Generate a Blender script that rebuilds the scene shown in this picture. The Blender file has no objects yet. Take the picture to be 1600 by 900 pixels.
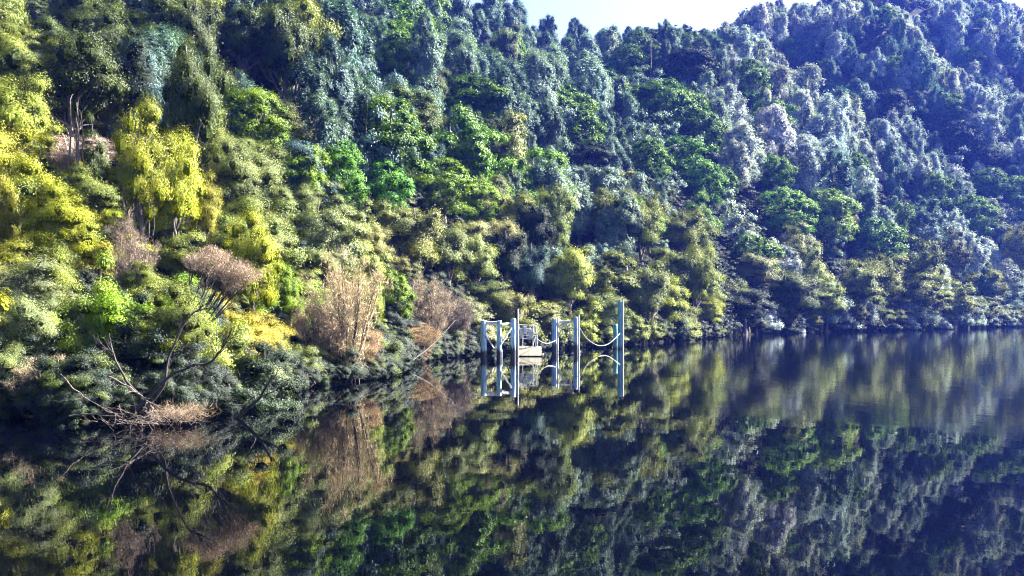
import bpy, math, random
import numpy as np
from mathutils import Vector, Matrix

# ------------------------------------------------------------------ camera, world, sun, exposure
SC = bpy.context.scene
COL = SC.collection
F = 1386.0          # focal length in pixels of the 1600 px wide photograph
HY = 488.0          # row of the horizon
CAMZ = 3.0

cam_data = bpy.data.cameras.new('camera')
cam = bpy.data.objects.new('camera', cam_data)
COL.objects.link(cam)
cam.location = (0, 0, CAMZ)
cam.rotation_euler = (math.radians(90), 0, 0)
cam_data.sensor_width = 36.0
cam_data.lens = 36.0 * F / 1600.0
cam_data.shift_y = (HY - 450.0) / 1600.0
cam_data.clip_start = 0.1
cam_data.clip_end = 6000.0
SC.camera = cam

SUN_AZ = math.radians(67)      # from +Y (away from the camera) towards +X (right)
SUN_EL = math.radians(38)
world = bpy.data.worlds.new('World')
SC.world = world
world.use_nodes = True
wn = world.node_tree.nodes
wl = world.node_tree.links
sky = wn.new('ShaderNodeTexSky')
sky.sky_type = 'NISHITA'
sky.sun_disc = False
sky.sun_elevation = SUN_EL
sky.sun_rotation = SUN_AZ
sky.air_density = 0.4
sky.dust_density = 2.3
sky.ozone_density = 2.0
bg = wn['Background']
bg.inputs['Strength'].default_value = 0.05
wl.new(sky.outputs['Color'], bg.inputs['Color'])

sd = bpy.data.lights.new('sun', 'SUN')
sun = bpy.data.objects.new('sun', sd)
COL.objects.link(sun)
sd.energy = 5.0
sd.angle = math.radians(0.5)
sd.color = (1.0, 0.965, 0.88)
sdir = Vector((math.cos(SUN_EL) * math.sin(SUN_AZ), math.cos(SUN_EL) * math.cos(SUN_AZ), math.sin(SUN_EL)))
sun.rotation_euler = (-sdir).to_track_quat('-Z', 'Y').to_euler()
sun.location = sdir * 200

SC.view_settings.view_transform = 'Standard'
SC.view_settings.look = 'None'
SC.view_settings.exposure = 3.6
SC.view_settings.gamma = 1.0
SC.view_settings.use_curve_mapping = False

cy = SC.cycles
cy.max_bounces = 5
cy.diffuse_bounces = 1
cy.glossy_bounces = 3
cy.transmission_bounces = 3
cy.volume_bounces = 0
cy.transparent_max_bounces = 4
cy.use_adaptive_sampling = True
cy.adaptive_threshold = 0.015
cy.sample_clamp_indirect = 4.0
cy.caustics_reflective = False
cy.caustics_refractive = False
cy.use_denoising = True
cy.denoising_prefilter = 'NONE'
cy.denoising_input_passes = 'RGB_ALBEDO_NORMAL'
cy.pixel_filter_type = 'BLACKMAN_HARRIS'
cy.filter_width = 1.1

RNG = np.random.default_rng(7)
random.seed(7)

# ------------------------------------------------------------------ terrain function
def px2th(px): return math.atan((px - 800.0) / F)

SHORE = [(-3200, 34), (-1200, 27), (-400, 25), (0, 25.2), (130, 24.6), (300, 26.0), (410, 28.5), (445, 35), (560, 39), (605, 42.5),
         (640, 52), (700, 59), (760, 66), (850, 72), (950, 79), (1000, 83), (1040, 91), (1100, 101),
         (1150, 117), (1210, 126), (1370, 142), (1500, 160), (1600, 184), (2000, 240), (3200, 300)]
RIDGE = [(-3200, 100, 40), (-1200, 112, 10), (-400, 120, 6), (0, 130, 30), (60, 132, 34), (320, 140, 8), (600, 170, 2), (780, 205, 26), (830, 225, 56),
         (930, 250, 92), (1010, 258, 96), (1090, 272, 92), (1150, 300, 58), (1200, 325, 32), (1300, 360, 2),
         (1450, 395, -20), (1560, 400, 10), (1610, 405, 50), (2000, 420, 90), (3200, 400, 160)]
_th = np.array([px2th(p) for p, y in SHORE]); _rs = np.array([y / math.cos(px2th(p)) for p, y in SHORE])
_th2 = np.array([px2th(r[0]) for r in RIDGE]); _rr = np.array([r[1] / math.cos(px2th(r[0])) for r in RIDGE])
_zr = np.array([CAMZ + (HY - r[2]) / F * r[1] for r in RIDGE])

_HILL = [(-3200, 35), (-1200, 29), (0, 27), (200, 28), (300, 30), (420, 36.5), (560, 44.5), (640, 53), (700, 60), (760, 67), (850, 73), (950, 80), (1000, 84), (1600, 185), (3200, 301)]
_th3 = np.array([px2th(p) for p, y in _HILL]); _rh = np.array([y / math.cos(px2th(p)) for p, y in _HILL])
def shore_r(th): return np.interp(th, _th, _rs)

def height(X, Y):
    X = np.asarray(X, float); Y = np.asarray(Y, float)
    th = np.arctan2(X, Y); r = np.hypot(X, Y)
    wig = 0.5 * np.sin(th * 61 + 1.3) + 0.35 * np.sin(th * 143)
    rs = np.interp(th, _th, _rs) + wig
    rr = np.interp(th, _th2, _rr); zr = np.interp(th, _th2, _zr)
    rh = np.maximum(np.interp(th, _th3, _rh), rs)
    s = (r - rh) / (rr - rh)
    up = zr * np.clip(s, 0, 1) ** 0.93
    # spurs and gullies running down the slope
    q = np.clip(s, 0, 1) * np.clip(1.15 - s, 0, 1) * 3.2
    spur = 6.5 * np.sin(X * 0.060 + Y * 0.028 + 1.6 * np.sin(Y * 0.021) + 0.6) + 3.2 * np.sin(X * 0.13 - Y * 0.055 + 2.0) \
        + 1.2 * np.sin(X * 0.05 + Y * 0.19)
    up = up + q * spur * np.clip(r / 160, 0.15, 1.2)
    d = r - rs
    bank = np.where(d > 0, 0.42 * (1 - np.exp(-np.clip(d, 0, 50) * 1.4)), np.maximum(-2.2, d * 0.45))
    beyond = np.where(s > 1, -0.22 * (r - rr), 0)
    z = bank + np.where(s > 0, up, 0) + beyond
    z = np.where(s > 1, np.maximum(z, zr * 0.55), z)
    back = np.clip((np.abs(th) - math.radians(100)) / math.radians(15), 0, 1)
    z = z * (1 - back) + (-2.2) * back
    return z

def hz(x, y): return float(height(x, y))

def on_ray(px, py_base):
    """point of the terrain that is seen at (px, py_base)"""
    u = (px - 800.0) / F
    th = math.atan(u)
    ys = float(shore_r(th)) * math.cos(th)
    yr = float(np.interp(th, _th2, _rr)) * math.cos(th)
    Y = np.linspace(ys + 0.2, yr * 1.02, 900)
    z = height(u * Y, Y)
    ray = CAMZ + (HY - py_base) / F * Y
    hit = np.nonzero(z >= ray)[0]
    y = float(Y[hit[0]]) if len(hit) else float(Y[-1])
    return u * y, y

# ------------------------------------------------------------------ low-level mesh helpers
def quads_mesh(name, V, Q, mats, midx=None, attr=None, smooth=False):
    me = bpy.data.meshes.new(name)
    V = np.ascontiguousarray(V, dtype=np.float32); Q = np.ascontiguousarray(Q, dtype=np.int32)
    me.vertices.add(len(V)); me.vertices.foreach_set('co', V.ravel())
    n = len(Q)
    me.loops.add(n * 4); me.loops.foreach_set('vertex_index', Q.ravel())
    me.polygons.add(n)
    me.polygons.foreach_set('loop_start', np.arange(0, n * 4, 4, dtype=np.int32))
    me.polygons.foreach_set('loop_total', np.full(n, 4, dtype=np.int32))
    if midx is not None: me.polygons.foreach_set('material_index', np.ascontiguousarray(midx, dtype=np.int32))
    if np.ndim(smooth) > 0: me.polygons.foreach_set('use_smooth', np.ascontiguousarray(smooth, dtype=bool))
    else: me.polygons.foreach_set('use_smooth', np.full(n, bool(smooth)))
    for m in mats: me.materials.append(m)
    if attr is not None:
        a = me.attributes.new('v', 'FLOAT', 'FACE')
        a.data.foreach_set('value', np.ascontiguousarray(attr, dtype=np.float32))
    me.update(calc_edges=True)
    return me

def link(name, me, parent=None, loc=None, color=None):
    o = bpy.data.objects.new(name, me)
    COL.objects.link(o)
    if parent is not None: o.parent = parent
    if loc is not None: o.location = loc
    if color is not None: o.color = (color[0], color[1], color[2], 1)
    return o

def tag(o, label=None, cat=None, group=None, kind=None):
    if label: o['label'] = label
    if cat: o['category'] = cat
    if group: o['group'] = group
    if kind: o['kind'] = kind
    return o

def empty(name, loc, rz=0.0, sc=(1, 1, 1)):
    o = bpy.data.objects.new(name, None)
    COL.objects.link(o)
    o.location = loc; o.rotation_euler = (0, 0, rz); o.scale = sc
    o.empty_display_size = 0.3
    return o

class Tubes:
    """collects tapered tubes (quads only)"""
    def __init__(s): s.V = []; s.Q = []; s.n = 0
    def add(s, P, R, sides=6):
        P = np.asarray(P, float); R = np.asarray(R, float)
        m = len(P)
        T = np.gradient(P, axis=0); T /= (np.linalg.norm(T, axis=1)[:, None] + 1e-9)
        up = np.array([0, 0, 1.0]) if abs(T[0][2]) < 0.9 else np.array([1.0, 0, 0])
        a = np.cross(T, up); a /= (np.linalg.norm(a, axis=1)[:, None] + 1e-9)
        b = np.cross(T, a)
        ang = np.linspace(0, 2 * math.pi, sides, endpoint=False)
        ring = P[:, None, :] + R[:, None, None] * (np.cos(ang)[None, :, None] * a[:, None, :] + np.sin(ang)[None, :, None] * b[:, None, :])
        s.V.append(ring.reshape(-1, 3))
        i = np.arange(m - 1)[:, None] * sides; j = np.arange(sides)[None, :]; k = (j + 1) % sides
        q = np.stack([i + j, i + k, i + sides + k, i + sides + j], -1).reshape(-1, 4) + s.n
        s.Q.append(q); s.n += m * sides
    def curve(s, p0, p1, p2, r0, r1, n=6, sides=5, wob=0.0, rng=None):
        t = np.linspace(0, 1, n)[:, None]
        p0, p1, p2 = map(lambda v: np.asarray(v, float), (p0, p1, p2))
        P = (1 - t) ** 2 * p0 + 2 * t * (1 - t) * p1 + t ** 2 * p2
        if wob and rng is not None: P[1:-1] += rng.normal(0, wob, (n - 2, 3))
        s.add(P, r0 + (r1 - r0) * t[:, 0], sides)
        return P
    def arrays(s):
        if not s.V: return np.zeros((0, 3)), np.zeros((0, 4), int)
        return np.concatenate(s.V), np.concatenate(s.Q)
    def mesh(s, name, mat):
        V, Q = s.arrays()
        return quads_mesh(name, V, Q, [mat], smooth=True)

def rand_dirs(rng, n):
    v = rng.normal(size=(n, 3)); return v / np.linalg.norm(v, axis=1)[:, None]

def leaves(C, Nrm, L, W, rng, droop=0.0, axis=None):
    """rhombic leaves with a slight fold: C centres, Nrm normals, L, W arrays"""
    n = len(C)
    Nrm = Nrm / (np.linalg.norm(Nrm, axis=1)[:, None] + 1e-9)
    A = rand_dirs(rng, n) if axis is None else axis + 0.0
    A[:, 2] -= droop
    A = A - (A * Nrm).sum(1)[:, None] * Nrm
    A /= (np.linalg.norm(A, axis=1)[:, None] + 1e-9)
    B = np.cross(Nrm, A)
    L = L[:, None] * 0.5; W = W[:, None] * 0.5
    v0 = C - A * L; v2 = C + A * L
    v1 = C + B * W - A * L * 0.15 + Nrm * W * 0.35; v3 = C - B * W - A * L * 0.15 + Nrm * W * 0.35
    V = np.stack([v0, v1, v2, v3], 1).reshape(-1, 3)
    Q = np.arange(4 * n).reshape(n, 4)
    return V, Q

# ------------------------------------------------------------------ materials
def new_mat(name):
    m = bpy.data.materials.new(name); m.use_nodes = True
    nt = m.node_tree; nt.nodes.clear()
    return m, nt, nt.nodes, nt.links

def leaf_material(name, src, transl=0.16, gloss=0.012, rough=0.55, spread=0.35):
    m, nt, N, Lk = new_mat(name)
    if src == 'OBJECT':
        oi = N.new('ShaderNodeObjectInfo'); col = oi.outputs['Color']; rnd = oi.outputs['Random']
    else:
        at = N.new('ShaderNodeAttribute'); at.attribute_type = 'INSTANCER'; at.attribute_name = 'tint'
        col = at.outputs['Color']; oi = N.new('ShaderNodeObjectInfo'); rnd = oi.outputs['Random']
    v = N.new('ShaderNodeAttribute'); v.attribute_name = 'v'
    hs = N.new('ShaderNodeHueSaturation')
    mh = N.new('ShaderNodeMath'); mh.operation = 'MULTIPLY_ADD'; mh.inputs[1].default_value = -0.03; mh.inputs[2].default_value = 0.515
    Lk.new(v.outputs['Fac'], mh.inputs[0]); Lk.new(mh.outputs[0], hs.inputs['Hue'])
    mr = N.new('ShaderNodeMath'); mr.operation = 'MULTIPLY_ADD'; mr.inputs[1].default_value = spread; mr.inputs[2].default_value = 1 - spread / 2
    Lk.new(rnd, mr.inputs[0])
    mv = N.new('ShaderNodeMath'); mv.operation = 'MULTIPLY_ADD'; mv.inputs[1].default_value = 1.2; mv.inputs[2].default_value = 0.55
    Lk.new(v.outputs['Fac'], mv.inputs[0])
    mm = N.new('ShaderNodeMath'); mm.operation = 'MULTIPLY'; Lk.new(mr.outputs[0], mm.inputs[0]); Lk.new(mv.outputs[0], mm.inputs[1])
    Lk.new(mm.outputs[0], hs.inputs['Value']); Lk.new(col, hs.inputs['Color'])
    d = N.new('ShaderNodeBsdfDiffuse'); t = N.new('ShaderNodeBsdfTranslucent')
    Lk.new(hs.outputs[0], d.inputs[0])
    tc = N.new('ShaderNodeMixRGB'); tc.blend_type = 'MULTIPLY'; tc.inputs[0].default_value = 1.0
    tc.inputs[2].default_value = (1.15, 1.1, 0.5, 1)
    Lk.new(hs.outputs[0], tc.inputs[1]); Lk.new(tc.outputs[0], t.inputs[0])
    mx = N.new('ShaderNodeMixShader'); mx.inputs[0].default_value = transl
    Lk.new(d.outputs[0], mx.inputs[1]); Lk.new(t.outputs[0], mx.inputs[2])
    g = N.new('ShaderNodeBsdfGlossy'); g.inputs['Roughness'].default_value = rough; g.inputs[0].default_value = (0.8, 0.8, 0.8, 1)
    fr = N.new('ShaderNodeFresnel'); fr.inputs[0].default_value = 1.4
    fm = N.new('ShaderNodeMath'); fm.operation = 'MULTIPLY_ADD'; fm.inputs[1].default_value = 0.035; fm.inputs[2].default_value = gloss * 0.1
    Lk.new(fr.outputs[0], fm.inputs[0])
    fc = N.new('ShaderNodeMath'); fc.operation = 'MINIMUM'; fc.inputs[1].default_value = gloss * 2.2; Lk.new(fm.outputs[0], fc.inputs[0])
    m2 = N.new('ShaderNodeMixShader'); Lk.new(fc.outputs[0], m2.inputs[0]); Lk.new(mx.outputs[0], m2.inputs[1]); Lk.new(g.outputs[0], m2.inputs[2])
    out = N.new('ShaderNodeOutputMaterial'); Lk.new(m2.outputs[0], out.inputs[0])
    return m

def solid_mat(name, c1, c2, scale=4.0, rough=0.8, bump=0.4, stretch=(1, 1, 1), detail=6, spec=0.3, lo=0.35, hi=0.65):
    m, nt, N, Lk = new_mat(name)
    tc = N.new('ShaderNodeTexCoord'); mp = N.new('ShaderNodeMapping'); mp.inputs['Scale'].default_value = stretch
    Lk.new(tc.outputs['Object'], mp.inputs[0])
    nz = N.new('ShaderNodeTexNoise'); nz.inputs['Scale'].default_value = scale; nz.inputs['Detail'].default_value = detail
    Lk.new(mp.outputs[0], nz.inputs['Vector'])
    cr = N.new('ShaderNodeValToRGB'); cr.color_ramp.elements[0].position = lo; cr.color_ramp.elements[1].position = hi
    cr.color_ramp.elements[0].color = (*c1, 1); cr.color_ramp.elements[1].color = (*c2, 1)
    Lk.new(nz.outputs[0], cr.inputs[0])
    p = N.new('ShaderNodeBsdfPrincipled'); p.inputs['Roughness'].default_value = rough
    p.inputs['Specular IOR Level'].default_value = spec
    Lk.new(cr.outputs[0], p.inputs['Base Color'])
    b = N.new('ShaderNodeBump'); b.inputs['Strength'].default_value = bump; b.inputs['Distance'].default_value = 0.02
    Lk.new(nz.outputs[0], b.inputs['Height']); Lk.new(b.outputs[0], p.inputs['Normal'])
    out = N.new('ShaderNodeOutputMaterial'); Lk.new(p.outputs[0], out.inputs[0])
    return m

M = {}
M['leaf'] = leaf_material('leaf', 'OBJECT')
M['leaf_shiny'] = leaf_material('leaf_shiny', 'OBJECT', transl=0.2, gloss=0.02, rough=0.6)
M['leaf_far'] = leaf_material('leaf_far', 'INSTANCER', transl=0.2, gloss=0.02, rough=0.6)
M['twig'] = leaf_material('twig', 'OBJECT', transl=0.10, gloss=0.02, rough=0.7)
M['bark'] = solid_mat('bark', (0.05, 0.040, 0.030), (0.17, 0.145, 0.12), 6, 0.9, 0.6, (3, 3, 0.6))
M['bark_dark'] = solid_mat('bark_dark', (0.018, 0.015, 0.012), (0.06, 0.05, 0.042), 6, 0.9, 0.6, (3, 3, 0.6))
M['deadwood'] = solid_mat('deadwood', (0.06, 0.046, 0.036), (0.16, 0.13, 0.105), 5, 0.85, 0.5, (4, 4, 0.5))
M['soil'] = solid_mat('soil', (0.002, 0.0025, 0.0015), (0.010, 0.010, 0.005), 0.35, 0.95, 0.6, detail=8, spec=0.03)

# painted steel pile: pale blue-grey paint above, dark weed and damp below
def pile_material(name, paint_a, paint_b, wet_z, top_rust=False):
    m, nt, N, Lk = new_mat(name)
    geo = N.new('ShaderNodeNewGeometry'); sep = N.new('ShaderNodeSeparateXYZ'); Lk.new(geo.outputs['Position'], sep.inputs[0])
    mp = N.new('ShaderNodeMapping'); mp.inputs['Scale'].default_value = (6, 6, 0.8); Lk.new(geo.outputs['Position'], mp.inputs[0])
    nz = N.new('ShaderNodeTexNoise'); nz.inputs['Scale'].default_value = 2.0; nz.inputs['Detail'].default_value = 8; Lk.new(mp.outputs[0], nz.inputs['Vector'])
    cr = N.new('ShaderNodeValToRGB'); cr.color_ramp.elements[0].position = 0.35; cr.color_ramp.elements[1].position = 0.62
    cr.color_ramp.elements[0].color = (*paint_a, 1); cr.color_ramp.elements[1].color = (*paint_b, 1); Lk.new(nz.outputs[0], cr.inputs[0])
    h = N.new('ShaderNodeMath'); h.operation = 'MULTIPLY_ADD'; h.inputs[1].default_value = 0.9; Lk.new(nz.outputs[0], h.inputs[0]); Lk.new(sep.outputs['Z'], h.inputs[2])
    mr = N.new('ShaderNodeMapRange'); mr.inputs['From Min'].default_value = wet_z + 0.15; mr.inputs['From Max'].default_value = wet_z + 0.40
    Lk.new(h.outputs[0], mr.inputs['Value'])
    mx = N.new('ShaderNodeMixRGB'); mx.inputs[1].default_value = (0.010, 0.011, 0.008, 1); Lk.new(mr.outputs[0], mx.inputs[0]); Lk.new(cr.outputs[0], mx.inputs[2])
    p = N.new('ShaderNodeBsdfPrincipled'); p.inputs['Roughness'].default_value = 0.55; Lk.new(mx.outputs[0], p.inputs['Base Color'])
    b = N.new('ShaderNodeBump'); b.inputs['Strength'].default_value = 0.3; b.inputs['Distance'].default_value = 0.02
    Lk.new(nz.outputs[0], b.inputs['Height']); Lk.new(b.outputs[0], p.inputs['Normal'])
    out = N.new('ShaderNodeOutputMaterial'); Lk.new(p.outputs[0], out.inputs[0])
    return m
M['pile'] = pile_material('pile_paint', (0.13, 0.24, 0.28), (0.34, 0.48, 0.54), 0.75)
M['pile_blue'] = pile_material('pile_paint_blue', (0.11, 0.21, 0.33), (0.28, 0.42, 0.56), 0.90)
M['pile_teal'] = pile_material('pile_paint_teal', (0.04, 0.19, 0.20), (0.16, 0.36, 0.36), 0.35)
M['white_paint'] = solid_mat('white_paint', (0.30, 0.29, 0.25), (0.70, 0.69, 0.64), 5, 0.6, 0.2)
M['cap'] = solid_mat('rusty_cap', (0.42, 0.22, 0.12), (0.60, 0.48, 0.42), 9, 0.8, 0.3)
M['galv'] = solid_mat('galvanised', (0.34, 0.35, 0.35), (0.62, 0.64, 0.64), 8, 0.45, 0.2)
M['deck'] = solid_mat('deck_timber', (0.10, 0.09, 0.06), (0.22, 0.20, 0.14), 5, 0.8, 0.3, (1, 6, 6))
M['dark_wood'] = solid_mat('dark_wood', (0.010, 0.012, 0.016), (0.03, 0.03, 0.035), 8, 0.9, 0.3)
M['rope'] = solid_mat('rope_fibre', (0.14, 0.14, 0.12), (0.28, 0.28, 0.25), 20, 0.85, 0.3)

# ------------------------------------------------------------------ the setting: ground and water
def build_ground():
    nth, nr = 560, 190
    th = np.linspace(-math.pi, math.pi, nth, endpoint=False)
    th = np.sort(np.concatenate([th, np.linspace(-0.65, 0.65, 300)]))
    r = np.concatenate([[0.5], np.geomspace(14, 950, nr)])
    TH, R = np.meshgrid(th, r, indexing='ij')
    X = R * np.sin(TH); Y = R * np.cos(TH); Z = height(X, Y)
    V = np.stack([X, Y, Z], -1).reshape(-1, 3)
    a, b = len(th), len(r)
    i = np.arange(a)[:, None]; j = np.arange(b - 1)[None, :]; i2 = (i + 1) % a
    Q = np.stack([i * b + j, i * b + j + 1, i2 * b + j + 1, i2 * b + j], -1).reshape(-1, 4)
    Q = Q[:, ::-1]
    me = quads_mesh('ground', V, Q, [M['soil']], smooth=True)
    tag(link('ground', me), kind='structure')
build_ground()

def water_material():
    m, nt, N, Lk = new_mat('river_water')
    geo = N.new('ShaderNodeNewGeometry'); sep = N.new('ShaderNodeSeparateXYZ'); Lk.new(geo.outputs['Position'], sep.inputs[0])
    def math_(op, a=None, b=None, c=None):
        n = N.new('ShaderNodeMath'); n.operation = op
        for k, x in enumerate((a, b, c)):
            if x is None: continue
            if isinstance(x, (int, float)): n.inputs[k].default_value = x
            else: Lk.new(x, n.inputs[k])
        return n.outputs[0]
    def noise(scale, detail, sc=(1, 1, 1), w=0.5):
        mp = N.new('ShaderNodeMapping'); mp.inputs['Scale'].default_value = sc; Lk.new(geo.outputs['Position'], mp.inputs[0])
        n = N.new('ShaderNodeTexNoise'); n.inputs['Scale'].default_value = scale; n.inputs['Detail'].default_value = detail; n.inputs['Roughness'].default_value = w
        Lk.new(mp.outputs[0], n.inputs['Vector']); return n.outputs[0]
    def smooth(x, a, b):
        n = N.new('ShaderNodeMapRange'); n.interpolation_type = 'SMOOTHSTEP'; n.inputs['From Min'].default_value = a; n.inputs['From Max'].default_value = b
        Lk.new(x, n.inputs['Value']); return n.outputs[0]
    # a light breeze ruffles the far right water: its near edge runs from (7,25) to (12,21)
    edge = math_('MULTIPLY_ADD', sep.outputs['X'], 0.83, sep.outputs['Y'])
    wob = math_('MULTIPLY_ADD', noise(0.5, 3), 2.4, edge)
    m1 = smooth(wob, 31.6, 33.2)
    side = math_('MULTIPLY_ADD', sep.outputs['Y'], -0.14, sep.outputs['X'])
    m2 = smooth(math_('MULTIPLY_ADD', noise(0.12, 2), 5.0, side), 0.0, 7.0)
    breeze = math_('MULTIPLY', m1, m2)
    far = smooth(sep.outputs['Y'], 30, 60)
    rough = math_('ADD', math_('MULTIPLY_ADD', breeze, 0.055, 0.005), math_('MULTIPLY', far, 0.006))
    p = N.new('ShaderNodeBsdfPrincipled')
    p.inputs['Base Color'].default_value = (0.0004, 0.0006, 0.0014, 1)
    p.inputs['IOR'].default_value = 1.34
    Lk.new(rough, p.inputs['Roughness'])
    h = math_('ADD', math_('MULTIPLY', noise(0.9, 2, (1, 0.55, 1)), 0.55), math_('MULTIPLY', noise(5.5, 3, (1, 0.7, 1)), 0.06))
    amp = math_('MULTIPLY_ADD', breeze, 0.35, 0.5)
    b = N.new('ShaderNodeBump'); b.inputs['Strength'].default_value = 1.0; b.inputs['Distance'].default_value = 0.012
    Lk.new(math_('MULTIPLY', h, amp), b.inputs['Height']); Lk.new(b.outputs[0], p.inputs['Normal'])
    out = N.new('ShaderNodeOutputMaterial'); Lk.new(p.outputs[0], out.inputs[0])
    return m
wm = water_material()
V = np.array([[-950, -950, 0], [950, -950, 0], [950, 950, 0], [-950, 950, 0]], float)
tag(link('water', quads_mesh('water', V, np.array([[0, 1, 2, 3]]), [wm])), kind='structure')

# ------------------------------------------------------------------ plant prototypes
def clump_leaves(C, RC, flat, n, L, asp, rng, shell=0.5, updir=0.35, droop=0.0, lowcut=-0.35):
    """leaves over a set of branch-end clumps; returns arrays"""
    K = len(C)
    w = RC ** 2; w = w / w.sum()
    idx = rng.choice(K, n, p=w)
    cc = C.mean(0) * np.array([1, 1, 0.8])
    D = rand_dirs(rng, n)
    D[:, 2] = np.where(D[:, 2] < lowcut, -D[:, 2] * 0.6, D[:, 2])
    rad = shell + (1 - shell) * rng.random(n) ** 0.6
    rad = rad * (1 + 0.13 * rng.normal(size=n)) + (rng.random(n) < 0.18) * rng.random(n) * 0.55
    P = C[idx] + D * (RC[idx] * rad)[:, None] * np.array([1, 1, 1.0])[None, :] * np.stack([np.ones(n), np.ones(n), np.full(n, flat)], 1)
    O = P - cc; O = O / (np.linalg.norm(O, axis=1)[:, None] + 1e-6)
    Nn = D * 0.95 + O * 0.75 + rand_dirs(rng, n) * 0.45; Nn[:, 2] += updir
    ll = L * (0.6 + 0.8 * rng.random(n))
    V, Q = leaves(P, Nn, ll, ll * asp * (0.8 + 0.4 * rng.random(n)), rng, droop=droop)
    cv = rng.random(K)
    v = np.clip(0.5 * cv[idx] + 0.5 * rng.random(n), 0, 1)
    # added dark core in every clump: stops sun leaking through, deepens crown shade
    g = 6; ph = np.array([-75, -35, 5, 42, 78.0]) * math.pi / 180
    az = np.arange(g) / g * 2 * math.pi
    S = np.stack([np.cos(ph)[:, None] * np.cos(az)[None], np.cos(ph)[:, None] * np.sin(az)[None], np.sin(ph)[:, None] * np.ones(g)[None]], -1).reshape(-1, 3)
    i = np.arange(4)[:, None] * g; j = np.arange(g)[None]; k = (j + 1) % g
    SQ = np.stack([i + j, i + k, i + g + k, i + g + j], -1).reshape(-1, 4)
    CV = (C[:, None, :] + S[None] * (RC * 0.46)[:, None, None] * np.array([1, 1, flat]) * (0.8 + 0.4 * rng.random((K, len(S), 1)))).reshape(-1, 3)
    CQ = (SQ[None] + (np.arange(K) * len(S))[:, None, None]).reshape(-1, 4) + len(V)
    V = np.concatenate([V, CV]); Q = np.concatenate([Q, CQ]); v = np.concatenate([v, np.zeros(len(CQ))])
    return V, Q, v

def trunk_tubes(rng, H, R0, C, nl, lean=0.0, sides=7, fork=0.35):
    T = Tubes()
    top = np.array([rng.normal(0, 0.04) * H + lean * H, rng.normal(0, 0.04) * H, H * 0.82])
    t = np.linspace(0, 1, 9)[:, None]
    P = t * top + np.sin(t * 5 + rng.random() * 6) * np.array([0.02, 0.02, 0]) * H
    P[0, 2] = -0.5
    R = R0 * (1.15 - t[:, 0]) ** 0.9 + 0.01
    R[0] *= 1.35
    T.add(P, R, sides)
    K = len(C)
    for k in rng.choice(K, min(nl, K), replace=False):
        c = C[k]
        f = np.clip(c[2] / (H * 0.82) - 0.18 - 0.15 * rng.random(), fork * 0.4, 0.92)
        a = np.array([np.interp(f, t[:, 0], P[:, q]) for q in range(3)])
        mid = (a + c) / 2; mid[2] -= 0.06 * H * rng.random(); mid[:2] += rng.normal(0, 0.03 * H, 2)
        rr = float(np.interp(f, t[:, 0], R)) * 0.55
        T.curve(a, mid, c, rr, rr * 0.18, 6, 5, 0.008 * H, rng)
        for _ in range(2):
            e = c + rng.normal(0, 0.05 * H, 3)
            T.curve(mid, (mid + e) / 2 + rng.normal(0, 0.02 * H, 3), e, rr * 0.4, rr * 0.1, 4, 4)
    return T

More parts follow.
